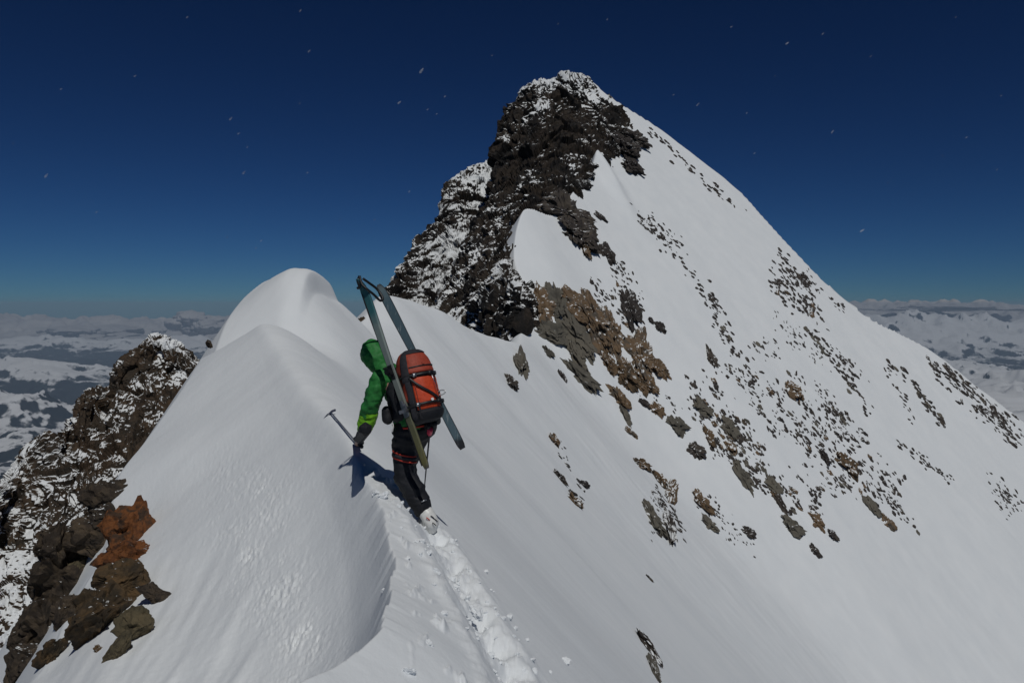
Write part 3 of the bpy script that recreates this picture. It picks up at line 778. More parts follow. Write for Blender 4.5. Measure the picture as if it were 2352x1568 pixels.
for i, (u, v, L, asp, ang, tone, lab, grp) in enumerate(cands):
    if v < f_sky(u) + 6: continue
    o = place_on_face('rock', u, v, L, L * asp, ang, tone, thick=0.36, sink=0.5)
    if o is None: continue
    if i < n_ind: tag(o, lab, 'rock', grp)
    else: small.append(o)
if small:
    bm = bmesh.new()
    for o in small:
        nb = len(bm.verts)
        bm.from_mesh(o.data); bm.verts.ensure_lookup_table()
        mw = o.matrix_world
        for v_ in bm.verts[nb:]: v_.co = mw @ v_.co
    me = bpy.data.meshes.new('scattered_stones'); bm.to_mesh(me); bm.free()
    me.materials.append(M_rock_dark)
    st = link('scattered_stones', me); tag(st, 'tiny dark stones sprinkled over the peak face', 'stones', kind='stuff')
    for o in small: bpy.data.objects.remove(o)

# ------------------------------------------------------------------ boulders at the left edge of the ridge
def z2(x, y): return 0.5158 * x, 759.5 + 0.5158 * y
BOULDERS = [
    (460, 745, 150, 150, 7.3, M_b_dark, 'dark brown rounded boulder topmost in the pile at the ridge edge', 0),
    (470, 845, 150, 100, 7.1, M_b_dark, 'dark flat boulder under the rounded top boulder', 10),
    (400, 930, 175, 160, 6.9, M_b_dark, 'dark olive boulder on the left of the rust-orange rock', 20),
    (580, 890, 170, 210, 6.45, M_b_rust, 'tall rust-orange boulder pressed against the snow', 15),
    (550, 1010, 170, 130, 6.2, M_b_rust, 'lower cracked rust-orange boulder', -10),
    (555, 1130, 185, 190, 5.95, M_b_brown, 'dark brown boulder below the rust-orange rocks', 25),
    (425, 1270, 190, 265, 5.7, M_b_brown, 'big ochre-brown boulder lowest in the pile', 20),
    (600, 1310, 130, 130, 5.3, M_b_olive, 'olive boulder half buried in the snow', 35),
    (525, 1420, 70, 130, 5.1, M_b_olive, 'small yellow-olive stone below the half-buried olive boulder', 30),
    (255, 1130, 190, 330, 6.9, M_b_dark, 'large dark rock mass with snow flecks left of the pile', 20),
    (170, 1320, 185, 190, 6.5, M_b_dark, 'brown boulder under the large dark rock mass', 40),
    (110, 1485, 130, 190, 6.2, M_b_dark, 'dark boulder at the lower left corner', 30),
    (345, 1070, 60, 130, 6.6, M_b_olive, 'narrow yellow-olive stone wedged between the boulders', 15),
    (690, 1170, 90, 70, 5.75, M_b_dark, 'small black stone poking through snow right of the pile', 40),
    (435, 1415, 34, 36, 5.4, M_b_brown, 'tiny brown stone under the big ochre boulder', 0),
    (330, 985, 120, 150, 6.9, M_b_dark, 'black rock wedged left of the lower rust-orange boulder', 30),
    (300, 1250, 120, 150, 6.2, M_b_dark, 'dark rock between the ochre-brown boulder and the large dark mass', 35),
    (240, 960, 110, 150, 7.4, M_b_dark, 'dark jagged rock above the large dark rock mass', 25),
    (225, 1440, 70, 150, 6.0, M_b_brown, 'narrow brown stone beside the dark corner boulder', 30),
]
for i, (x, y, w, h, d, m, lab, rot) in enumerate(BOULDERS):
    u, v = z2(x, y); hh = hit(u, v)
    if hh is not None and hh[1] < 12: d = hh[1] - 0.32 * min(w, h) / 150
    else: d = float(np.interp(v, edge[::-1, 1], edge[::-1, 2])) + 0.1
    p = at(u, v, d); s = 0.5158 * d / F
    me = rock_mesh('boulder', 900 + i * 3, m, 5, facets=28, rough=0.10, fine=0.035, cut=(0.38, 0.74))
    o = link('boulder', me)
    w_, h_ = w * s / 2 * 1.98, h * s / 2 * 1.98
    o.location = p
    o.scale = (w_, (w_ + h_) / 2 * 0.95, h_)
    o.rotation_euler = (R(8), R(rot), R(-12 + 20 * (i % 3)))
    tag(o, lab, 'boulder')
for i, (u, v, w, h, d, lab) in enumerate([(829, 742, 22, 26, 40, 'small brown rock peeking over the saddle behind the skis'), (853, 762, 30, 60, 41, 'dark brown rock beside the saddle behind the skis'), (479, 790, 10, 22, 19.4, 'tiny black rock on the left skyline of the snow dome')]):
    o = link('boulder', rock_mesh('boulder', 990 + i, M_b_brown if i == 0 else M_b_dark, 4, facets=14, rough=0.15))
    o.location = at(u, v, d); s = d / F / 2 * 1.2
    o.scale = (w * s, (w + h) / 2 * s, h * s); o.rotation_euler = (0, R(-25), R(20 * i))
    tag(o, lab, 'boulder')

# ------------------------------------------------------------------ the climber and the gear
DF = hit(985, 1200)[1]
def pt(u, v, dd): return at(u, v, DF + dd)

def chain_verts(chains, sub=2):
    ico = bmesh.new(); bmesh.ops.create_icosphere(ico, subdivisions=sub, radius=1)
    base = np.array([v.co for v in ico.verts]); bf = np.array([[v.index for v in f.verts] for f in ico.faces]); ico.free()
    vs, fs, off = [], [], 0
    for ch in chains:
        for k in range(len(ch) - 1):
            (a, ra), (b, rb) = ch[k], ch[k + 1]
            n = max(2, int(np.linalg.norm(b - a) / (min(ra, rb) * 0.3)) + 1)
            for j in range(n + 1):
                t = j / n
                vs.append(base * (ra + (rb - ra) * t) + a + (b - a) * t); fs.append(bf + off); off += len(base)
    return np.concatenate(vs), np.concatenate(fs)

def skin(name, chains, voxel, mat, parent, wrinkle=0.0, wscale=14.0, iters=6, seed=0, sub=2):
    """one continuous surface grown round tapered limb chains [(point, radius), ...]"""
    Vx, Fx = chain_verts(chains, sub)
    me = mesh_np(name, Vx, Fx)
    o = bpy.data.objects.new(name, me); scene.collection.objects.link(o)
    r = o.modifiers.new('r', 'REMESH'); r.mode = 'VOXEL'; r.voxel_size = voxel
    sm = o.modifiers.new('s', 'SMOOTH'); sm.iterations = iters; sm.factor = 0.5
    dg = bpy.context.evaluated_depsgraph_get()
    m2 = bpy.data.meshes.new_from_object(o.evaluated_get(dg))
    bpy.data.objects.remove(o)
    P = np.empty(len(m2.vertices) * 3, np.float32); m2.vertices.foreach_get('co', P); P = P.reshape(-1, 3).astype(float)
    if wrinkle:
        n = np.empty(len(m2.vertices) * 3, np.float32); m2.vertices.foreach_get('normal', n); n = n.reshape(-1, 3)
        S = np.array([wscale * 0.6, wscale * 0.6, wscale * 1.6])
        P = P + n * (wrinkle * ((1 - 2 * np.abs(perlin3(P * S, seed))) * 0.6 + 0.6 * fbm3(P * wscale * 0.8, 3, seed + 3)))[:, None]
    base = np.array(parent['origin']) if parent is not None and 'origin' in parent else np.zeros(3)
    m2.vertices.foreach_set('co', (P - base).astype(np.float32).ravel())
    m2.polygons.foreach_set('use_smooth', np.ones(len(m2.polygons), bool))
    m2.materials.clear(); m2.materials.append(mat); m2.name = name; m2.update()
    return link(name, m2, parent)

def root(name, loc, label, cat):
    o = bpy.data.objects.new(name, None); scene.collection.objects.link(o); o.location = loc
    o.empty_display_size = 0.1
    tag(o, label, cat); return o
ORIG = {}
class Par:
    pass

def sub_part(name, Vx, Fx, mat, parent, org, smooth_=True, grand=None):
    return link(name, mesh_np(name, np.asarray(Vx) - org, Fx, mat, smooth_), grand or parent)

def grow(name, chains, voxel, mat, parent, org, grand=None, **kw):
    o = skin(name, chains, voxel, mat, None, **kw)
    P = np.empty(len(o.data.vertices) * 3, np.float32); o.data.vertices.foreach_get('co', P)
    P = P.reshape(-1, 3) - org.astype(np.float32); o.data.vertices.foreach_set('co', P.ravel()); o.data.update()
    o.parent = grand or parent
    return o

def tube(points, rad, n=10, cap=True):
    """a round tube through the points (k,3); rad a number or a list"""
    P = np.asarray(points, float); k = len(P); rad = np.broadcast_to(np.asarray(rad, float), (k,))
    T = np.gradient(P, axis=0); T /= np.linalg.norm(T, axis=1)[:, None] + 1e-12
    ref = np.array([0.3, 0.9, 0.2]) if abs(T[0] @ np.array([0.3, 0.9, 0.2])) < 0.85 else np.array([0.9, 0.1, 0.3])
    a = np.linspace(0, 2 * np.pi, n, endpoint=False); V_ = []
    nrm = np.cross(T[0], ref); nrm /= np.linalg.norm(nrm)
    for i in range(k):
        nrm = nrm - (nrm @ T[i]) * T[i]; nrm /= np.linalg.norm(nrm); b = np.cross(T[i], nrm)
        V_.append(P[i] + rad[i] * (np.cos(a)[:, None] * nrm + np.sin(a)[:, None] * b))
    V_ = np.concatenate(V_ + [P[:1], P[-1:]])
    F_ = []
    for i in range(k - 1):
        for j in range(n):
            j2 = (j + 1) % n; F_.append((i * n + j, i * n + j2, (i + 1) * n + j2, (i + 1) * n + j))
    c0, c1 = k * n, k * n + 1
    for j in range(n):
        j2 = (j + 1) % n; F_.append((c0, j2, j, c0)); F_.append((c1, (k - 1) * n + j, (k - 1) * n + j2, c1))
    return V_, F_

def tri_quads(name, V_, F_, mat, parent, org, smooth_=True):
    me = bpy.data.meshes.new(name)
    me.from_pydata([tuple(p) for p in (np.asarray(V_) - org)], [], [tuple(dict.fromkeys(f)) for f in F_])
    me.materials.append(mat); me.polygons.foreach_set('use_smooth', np.full(len(me.polygons), smooth_)); me.update()
    return link(name, me, parent)

def ribbon(points, normals, width, thick, closed=False):
    """a flat strap: rectangular section swept along the points, lying across the normals"""
    P = np.asarray(points, float); n = np.asarray(normals, float); k = len(P)
    n = n / np.linalg.norm(n, axis=1)[:, None]
    T = np.gradient(P, axis=0)
    if closed: T = np.roll(P, -1, 0) - np.roll(P, 1, 0)
    T /= np.linalg.norm(T, axis=1)[:, None]; s = np.cross(T, n); s /= np.linalg.norm(s, axis=1)[:, None]
    V_ = np.stack([P + s * width / 2 + n * thick / 2, P - s * width / 2 + n * thick / 2, P - s * width / 2 - n * thick / 2, P + s * width / 2 - n * thick / 2], 1).reshape(-1, 3)
    F_ = []
    for i in range(k if closed else k - 1):
        i2 = (i + 1) % k
        for j in range(4):
            j2 = (j + 1) % 4; F_.append((i * 4 + j, i * 4 + j2, i2 * 4 + j2, i2 * 4 + j))
    if not closed: F_ += [(3, 2, 1, 0), tuple((k - 1) * 4 + j for j in range(4))]
    return V_, F_

def flat_mat(name, col, rough=0.5, spec=0.4, metal=0.0, var=0.15, scale=40):
    m, nt, b = new_mat(name, rough, spec); b.inputs['Metallic'].default_value = metal
    tc = N(nt, 'ShaderNodeTexCoord'); n1 = noise_node(nt, tc.outputs['Object'], scale, 3)
    c = ramp(nt, n1.outputs['Fac'], [(0.3, tuple(x * (1 - var) for x in col)), (0.7, tuple(x * (1 + var) for x in col))])
    nt.links.new(c.outputs['Color'], b.inputs['Base Color'])
    return m

M_green = cloth_material('green_shell', (0.027, 0.19, 0.042), 0.6, 0.3, 0.2)
M_lime = cloth_material('lime_shell', (0.20, 0.52, 0.025), 0.6, 0.3, 0.15)
M_black = cloth_material('black_shell', (0.014, 0.015, 0.019), 0.65, 0.3, 0.2)
M_grey = cloth_material('charcoal_nylon', (0.030, 0.030, 0.036), 0.7, 0.25, 0.2)
M_orange = cloth_material('orange_nylon', (0.56, 0.062, 0.018), 0.55, 0.35, 0.14)
M_redbr = cloth_material('red_nylon', (0.34, 0.055, 0.030), 0.6, 0.3, 0.18)
M_red = cloth_material('red_webbing', (0.52, 0.045, 0.028), 0.6, 0.3, 0.1)
M_pink = cloth_material('pink_rubber', (0.62, 0.035, 0.09), 0.5, 0.4, 0.1)
M_skin = cloth_material('skin', (0.45, 0.26, 0.19), 0.55, 0.4, 0.06, 90, 0.001)
M_steel = flat_mat('steel', (0.42, 0.43, 0.45), 0.35, 0.5, 0.9)
M_shaft = flat_mat('axe_alloy', (0.30, 0.32, 0.37), 0.4, 0.5, 0.6)
M_bluest = flat_mat('blue_grey_steel', (0.09, 0.10, 0.15), 0.4, 0.5, 0.7)
M_plast = flat_mat('black_plastic', (0.015, 0.015, 0.017), 0.45, 0.4)
M_boot = flat_mat('white_boot_plastic', (0.72, 0.72, 0.70), 0.4, 0.5, 0, 0.08)
M_carbon = flat_mat('dark_pole_shaft', (0.07, 0.065, 0.075), 0.4, 0.5, 0.3)
M_white = flat_mat('pale_print', (0.75, 0.74, 0.72), 0.5, 0.3, 0, 0.05)

foot = pt(975, 1195, 0.05)
org = foot.copy()
person = root('person', org, 'climber in green hooded jacket and black trousers leaning on an ice axe on the ridge', 'person')

shL, elL, wrL = pt(872, 872, 0.13), pt(849, 938, 0.14), pt(835, 992, 0.20)
hdL = hit(822, 1026) + np.array([0.0, -0.02, 0.035])
shR, elR, wrR = pt(948, 870, 0.42), pt(985, 915, 0.50), pt(992, 965, 0.36)
pel, waist, chest, neck, head = pt(950, 972, 0.16), pt(938, 936, 0.20), pt(920, 892, 0.24), pt(888, 852, 0.26), pt(860, 817, 0.29)
hipL, kneL, kne2, calf, ankL = pt(931, 990, 0.14), pt(929, 1060, 0.14), pt(928, 1092, 0.13), pt(952, 1130, 0.08), pt(969, 1164, 0.05)
hipR, kneR, ankR = pt(962, 988, 0.24), pt(930, 1065, 0.42), pt(946, 1120, 0.36)
toeL, heelL = pt(958, 1200, 0.22), pt(992, 1200, 0.00)

bod = [[(pel, .12), (waist, .11), (chest, .13), (neck, .065), (head, .085)],
       [(chest, .11), (shL, .06), (elL, .045), (wrL, .03), (hdL, .035)],
       [(chest, .11), (shR, .06), (elR, .045), (wrR, .03)],
       [(pel, .11), (hipL, .085), (kneL, .06), (kne2, .055), (calf, .055), (ankL, .04), (heelL, .035), (toeL, .03)],
       [(pel, .11), (hipR, .085), (kneR, .06), (ankR, .04)],
       [(head + np.array([-.075, .045, -.005]), .02), (head + np.array([-.093, .055, -.022]), .014)],       # nose
       [(head + np.array([-.05, .03, -.07]), .035), (head + np.array([-.03, .02, -.03]), .05)]]              # chin
grow('body', bod, 0.012, M_skin, person, org, iters=4)
jk = [[(pt(944, 960, .17), .150), (waist, .138), (chest, .150), (pt(898, 866, .25), .105), (neck, .082)],
      [(pt(905, 868, .24), .10), (shL, .082), (pt(862, 900, .12), .076), (elL, .070), (pt(844, 955, .165), .067)],
      [(chest, .13), (shR, .085), (elR, .068), (wrR, .055)]]
jacket = grow('jacket', jk, 0.011, M_green, person, org, wrinkle=0.016, wscale=15, seed=3)
hood = [[(neck, .085), (pt(872, 838, .27), .088), (head, .108), (pt(856, 806, .31), .104)], [(head + np.array([-.035, .03, .03]), .088), (head + np.array([-.05, .05, -.01]), .078)],
        [(head + np.array([-.03, .03, -.05]), .06), (neck + np.array([-.02, 0, .02]), .07)]]
grow('hood', hood, 0.010, M_green, person, org, grand=jacket, wrinkle=0.011, wscale=16, seed=9)
grow('sleeve_panel', [[(pt(848, 947, .16), .079), (pt(841, 972, .18), .073), (pt(838, 983, .19), .064)]], 0.009, M_lime, person, org, grand=jacket, wrinkle=0.008, wscale=20, seed=12)
# black piece under the arm: shade on the green jacket, put in as colour
grow('side_piece', [[(pt(908, 888, .16), .085), (pt(912, 915, .14), .090), (pt(922, 950, .12), .095)]], 0.010, M_black, person, org, grand=jacket, wrinkle=0.007, wscale=14, seed=15)
tr = [[(pt(938, 978, .16), .132), (pt(972, 980, .18), .112)], [(pt(938, 985, .15), .118), (hipL, .112), (pt(930, 1025, .14), .102), (kneL, .090), (kne2, .088), (calf, .096), (ankL, .074)],
      [(pt(962, 985, .22), .11), (hipR, .105), (kneR, .085), (ankR, .07)]]
trousers = grow('trousers', tr, 0.011, M_black, person, org, wrinkle=0.018, wscale=10, seed=21)
def ring(c, ax, r, n=28, sq=1.0):
    ax = ax / np.linalg.norm(ax); e = np.cross(ax, [0, 1, 0]); e /= np.linalg.norm(e); f = np.cross(ax, e)
    a = np.linspace(0, 2 * np.pi, n, endpoint=False)
    d = np.cos(a)[:, None] * e + np.sin(a)[:, None] * f * sq
    return c + r * d, d
legax = kneL - hipL + np.array([0.10, 0, 0])
for k, (t, m, w) in enumerate(((0.0, M_red, .012), (1.0, M_red, .012), (0.5, M_grey, .034))):
    c = pt(929, 1040 + 13 * t, .14)
    V_, F_ = ribbon(*ring(c, legax * np.array([1, 1, 1]) + np.array([-0.22, 0, 0]) * 0 + np.array([-0.16, 0, 0]), .104), w, .006, True)
    tri_quads('knee_band', V_, F_, m, trousers, org)
V_, F_ = ribbon(*ring(pt(953, 973, .17), np.array([-0.12, -0.05, 1]), .158, 40), .016, .008, True)
tri_quads('harness_belt', V_, F_, M_red, trousers, org)
grow('gaiter_cuff', [[(pt(967, 1156, .05), .086), (pt(971, 1168, .045), .080)]], 0.010, M_black, person, org, grand=trousers, wrinkle=0.008, wscale=16, seed=23)
V_, F_ = tube([pt(968, 1152, -.045), pt(974, 1149, -.035), pt(979, 1147, -.02)], .006); tri_quads('buckle', V_, F_, M_steel, trousers, org)
boot = grow('boot', [[(ankL, .062), (pt(982, 1182, .02), .066), (heelL, .062), (pt(990, 1212, .03), .055)], [(heelL, .058), (pt(975, 1206, .12), .055), (toeL, .05)]], 0.009, M_boot, person, org, iters=3)
for (u, v, dd) in ((983, 1190, -.055), (993, 1186, -.045), (997, 1202, -.065), (1001, 1193, -.04)):
    V_, F_ = tube([pt(u - 4, v - 2, dd), pt(u, v, dd - .004), pt(u + 4, v + 4, dd)], .004, 8); tri_quads('boot_buckle', V_, F_, M_red if u == 983 else M_plast, boot, org)
grow('boot', [[(ankR, .06), (ankR + np.array([-.03, .10, -.09]), .055), (ankR + np.array([-.10, .20, -.09]), .045)]], 0.010, M_boot, person, org, iters=3)

# ice axe first: the hand closes round its shaft
axe_top = hit(760, 953) + np.array([0.0, -0.01, 0.035])
axe_dir = hdL - axe_top; axe_len = np.linalg.norm(axe_dir); axe_dir /= axe_len
axe_end = hdL + axe_dir * 0.16
axe = root('ice_axe', axe_end, 'silver ice axe held in the black glove with its pick on the snow crest', 'ice axe')
V_, F_ = tube([axe_top + axe_dir * 0.01, axe_top + axe_dir * 0.2, axe_end - axe_dir * 0.05], [.0085, .009, .0095]); tri_quads('shaft', V_, F_, M_shaft, axe, axe_end)
V_, F_ = tube([axe_end - axe_dir * 0.06, axe_end - axe_dir * 0.02, axe_end + axe_dir * 0.03], [.0095, .008, .002]); tri_quads('spike', V_, F_, M_bluest, axe, axe_end)
dtop = axe_top[1]
pk = catmull(np.array([at(770, 962, dtop + .03), at(757, 950, dtop), at(748, 956, dtop - .01), at(738, 970, dtop - .02)]), 14)
V_, F_ = ribbon(pk, np.repeat(np.array([[0.25, -0.9, 0.3]]), 14, 0), .020, .010)
w_ = np.linspace(1, 0.35, 14); Vp = V_.reshape(14, 4, 3); Vp = pk[:, None] + (Vp - pk[:, None]) * w_[:, None, None]
tri_quads('pick', Vp.reshape(-1, 3), F_, M_bluest, axe, axe_end, False)
V_, F_ = ribbon(np.array([at(757, 950, dtop), at(763, 944, dtop + .01), at(771, 941, dtop + .02)]), np.array([[0.25, -0.5, 0.8]] * 3), .032, .006)
tri_quads('adze', V_, F_, M_bluest, axe, axe_end, False)

# gloves: five fingers curled round the shaft
def glove(name, c, wr, ax, out, side, parent, label=None):
    """c palm centre, wr wrist, ax unit vector along the thing held, out from the thing towards the back of the hand"""
    ch = [[(wr + (wr - c) * 0.3, .060), (wr, .058), (c + (wr - c) * 0.45, .052)]]
    palm = [c + out * .030 + ax * k for k in (-.044, -.015, .014, .042)]
    for q in palm: ch.append([(c + (wr - c) * 0.45, .042), (q, .027)])
    fwd = np.cross(ax, out) * side
    for k, q in enumerate(palm):
        ln = (.9, 1.05, 1.0, .8)[k]
        k1 = q + fwd * .040 * ln - out * .006; k2 = k1 + fwd * .006 - out * .040 * ln; k3 = k2 - fwd * .034 * ln - out * .010
        ch.append([(q, .022), (k1, .021), (k2, .0195), (k3, .017)])
    t0 = c + (wr - c) * 0.3 + ax * .034; t1 = t0 + ax * .022 - out * .03 - fwd * .01; t2 = t1 - out * .026 + fwd * .016 - ax * .012
    ch.append([(t0, .026), (t1, .023), (t2, .019)])
    return grow(name, ch, 0.006, M_black, parent, org, iters=2, sub=1, wrinkle=0.003, wscale=30, seed=31)
outv = np.array([0.1, -0.75, 0.65]); outv -= (outv @ axe_dir) * axe_dir; outv /= np.linalg.norm(outv)
glove('glove', hdL + outv * .01, wrL + (hdL - wrL) * 0.05, axe_dir, outv, -1, person)

# ski pole planted right of the leg, the right hand on its grip
p_bot = hit(974, 1128); p_top = at(987, 992, DF + 0.03)
pdir = (p_top - p_bot) / np.linalg.norm(p_top - p_bot)
pole = root('ski_pole', p_bot, 'thin dark ski pole with a pink grip planted beside the right leg', 'ski pole')
V_, F_ = tube([p_bot - pdir * .12, p_bot + pdir * .2, p_top - pdir * .02], [.004, .006, .008]); tri_quads('shaft', V_, F_, M_carbon, pole, p_bot)
V_, F_ = tube([p_top - pdir * .045, p_top - pdir * .03, p_top + pdir * .03, p_top + pdir * .06, p_top + pdir * .068], [.016, .022, .024, .026, .014], 12); tri_quads('grip', V_, F_, M_pink, pole, p_bot)
oR = np.array([0.5, 0.6, 0.2]); oR -= (oR @ pdir) * pdir; oR /= np.linalg.norm(oR)
glove('glove', p_top + pdir * .06 + oR * .015, wrR + (p_top - wrR) * 0.2, pdir, oR, 1, person)

# ------------------------------------------------------------------ backpack
pb, ptp = pt(980, 972, -.07), pt(941, 804, .05)
up = (ptp - pb) / np.linalg.norm(ptp - pb); PL = np.linalg.norm(ptp - pb)
outp = np.array([0.50, -0.85, 0.10]); outp -= (outp @ up) * up; outp /= np.linalg.norm(outp)
wid_ = np.cross(outp, up); wid_ /= np.linalg.norm(wid_)
if wid_[0] < 0: wid_ = -wid_
f_hw = pchip([0, .04, .15, .45, .68, .85, .94, .98, 1.0], [.07, .125, .150, .148, .136, .116, .086, .055, .02])
f_hd = pchip([0, .04, .15, .45, .68, .85, .94, .98, 1.0], [.06, .105, .130, .128, .120, .104, .076, .05, .02])
f_off = pchip([0, .3, .6, .8, 1], [0.0, .012, .006, -.004, -.012])
def pack_pt(s, th, off=0.0):
    """point of the pack's surface: s up the pack, th round it (0 = wid side, 90 deg = outward)"""
    s = np.asarray(s, float); th = np.asarray(th, float)
    hw, hd = f_hw(s) + off, f_hd(s) + off
    c, n = np.cos(th), np.sin(th); e = 0.86
    xw = np.sign(c) * np.abs(c) ** e * hw; xo = np.sign(n) * np.abs(n) ** e * hd
    cen = pb + up * (s * PL)[..., None] + outp * (f_off(s))[..., None]
    P = cen + wid_ * xw[..., None] + outp * xo[..., None]
    Pf = P.reshape(-1, 3)
    P = P + (Pf - cen.reshape(-1, 3)).reshape(P.shape) * (0.05 * fbm3(Pf * 9, 3, 77)).reshape(P.shape[:-1])[..., None]
    return P
backpack = root('backpack', pb, 'orange and black touring backpack on the back of the climber, skis strapped to both sides', 'backpack')
def shell(name, s0, s1, t0, t1, off, mat, ns=24, nt_=24, thick=0.006):
    S, T = np.meshgrid(np.linspace(s0, s1, ns), np.linspace(R(t0), R(t1), nt_), indexing='ij')
    A = pack_pt(S, T, off); B = pack_pt(S, T, off - thick - 0.01)
    A[0], A[-1], A[:, 0], A[:, -1] = (A[0] + B[0]) / 2, (A[-1] + B[-1]) / 2, (A[:, 0] + B[:, 0]) / 2, (A[:, -1] + B[:, -1]) / 2
    o = sub_part(name, np.concatenate([A.reshape(-1, 3), B.reshape(-1, 3)]), np.concatenate([grid_faces(ns, nt_), grid_faces(ns, nt_, True) + ns * nt_]), mat, backpack, pb)
    return o
S, T = np.meshgrid(np.linspace(0, 1, 40), np.linspace(0, 2 * np.pi, 64), indexing='ij')
sub_part('main_body', pack_pt(S, T).reshape(-1, 3), grid_faces(40, 64), M_grey, backpack, pb)
shell('front_panel', .17, .60, 50, 128, .010, M_orange)
shell('side_piece', .30, .66, 150, 200, .008, M_redbr)
shell('side_piece', .28, .60, -20, 30, .008, M_redbr)
lid = shell('lid', .655, .985, -40, 220, .016, M_redbr, 24, 60)
shell('lid_stripe', .55, .99, 128, 158, .024, M_grey)
shell('lid_stripe', .925, .995, 20, 158, .024, M_grey)
shell('front_stripe', .05, .62, 132, 150, .018, M_grey)
shell('base_panel', .02, .15, -40, 220, .008, M_black, 14, 50)
for s_ in (.625, .24):
    S = np.full(40, s_); T = np.linspace(R(-30), R(210), 40); P_ = pack_pt(S, T, .022); n_ = P_ - (pb + up * s_ * PL)
    V_, F_ = ribbon(P_, n_, .022, .005); tri_quads('compression_strap', V_, F_, M_plast, backpack, pb)
S = np.linspace(.60, .26, 24); T = np.linspace(R(132), R(62), 24); P_ = pack_pt(S, T, .024); V_, F_ = ribbon(P_, P_ - (pb + up * S[:, None] * PL), .020, .005); tri_quads('diagonal_strap', V_, F_, M_plast, backpack, pb)
S = np.full(40, .735); T = np.linspace(R(20), R(125), 40); P_ = pack_pt(S, T, .020); V_, F_ = ribbon(P_, P_ - (pb + up * .735 * PL), .010, .004); tri_quads('zip', V_, F_, M_plast, backpack, pb)
for t_ in (62, 118):
    S = np.linspace(.24, .595, 24); T = np.full(24, R(t_)); P_ = pack_pt(S, T, .012); V_, F_ = ribbon(P_, P_ - (pb + up * S[:, None] * PL), .007, .005); tri_quads('seam', V_, F_, M_redbr, backpack, pb)
for s_, t_ in ((.625, 70), (.625, 112), (.24, 66), (.24, 120)):
    c = pack_pt(np.array([s_]), np.array([R(t_)]), .027)[0]; V_, F_ = ribbon(np.array([c - wid_ * .017, c, c + wid_ * .017]), np.repeat(outp[None], 3, 0), .030, .010); tri_quads('strap_buckle', V_, F_, M_steel if t_ > 100 else M_plast, backpack, pb)
P_ = catmull(np.array([pack_pt(np.array([.24]), np.array([R(120)]), .028)[0] + up * k + wid_ * w for k, w in ((0, 0), (-.04, .006), (-.085, -.004), (-.12, .008))]), 14); V_, F_ = ribbon(P_, np.repeat(outp[None], 14, 0), .014, .003); tri_quads('loose_strap', V_, F_, M_plast, backpack, pb)
for (s_, t_, sz) in ((.27, 84, .012), (.77, 80, .013)):
    c = pack_pt(np.array([s_]), np.array([R(t_)]), .020)[0]; n_ = outp
    a_ = np.linspace(0, 2 * np.pi, 12, endpoint=False)
    Vd = np.concatenate([c + n_ * k + sz * (np.cos(a_)[:, None] * wid_ + np.sin(a_)[:, None] * up) for k in (-.004, .004)]); Fd = [tuple(range(12))[::-1], tuple(range(12, 24))] + [(j, (j + 1) % 12, 12 + (j + 1) % 12, 12 + j) for j in range(12)]
    tri_quads('logo_patch', Vd, Fd, M_white if s_ < .5 else M_redbr, backpack, pb, False)
grow('hip_pouch', [[(pt(888, 944, .06), .044), (pt(890, 962, .05), .048)], [(pt(893, 950, .07), .03), (pt(930, 958, .08), .03)]], 0.009, M_black, backpack, pb, wrinkle=0.004, wscale=20)
grow('hip_belt', [[(pt(985, 962, .0), .045), (pt(1000, 958, .02), .042), (pt(1003, 966, .08), .036)]], 0.009, M_black, backpack, pb, wrinkle=0.004, wscale=20)
for (a, b, c) in (((880, 848, .17), (893, 846, .10), (914, 852, .02)), ((935, 842, .36), (945, 838, .28), (950, 850, .10))):
    P_ = catmull(np.array([pt(*a) + np.array([0, .03, -.06]), pt(*a), pt(*b), pt(*c)]), 20)
    V_, F_ = ribbon(P_, np.repeat(np.array([[-.2, -.35, .9]]), 20, 0), .05, .014); tri_quads('shoulder_strap', V_, F_, M_plast, backpack, pb)
# metal gear clipped to the right side of the pack
a_ = np.linspace(0, 2 * np.pi, 21); c = pt(1014, 901, -.04)
V_, F_ = tube(c + np.stack([.030 * np.cos(a_) + .01 * np.sin(a_), .01 * np.sin(a_), .019 * np.sin(a_)], 1), .0045, 8); tri_quads('carabiner', V_, F_, M_steel, backpack, pb)
V_, F_ = tube([pt(990, 856, -.05), pt(997, 875, -.06), pt(1003, 893, -.05)], .006, 8); tri_quads('gear_loop', V_, F_, M_steel, backpack, pb)
P_ = catmull(np.array([pt(902, 968, .03), pt(903, 980, .02), pt(901, 992, .03)]), 8); V_, F_ = ribbon(P_, np.repeat(np.array([[0.2, -1, 0]]), 8, 0), .010, .003); tri_quads('loose_strap', V_, F_, M_white, backpack, pb)

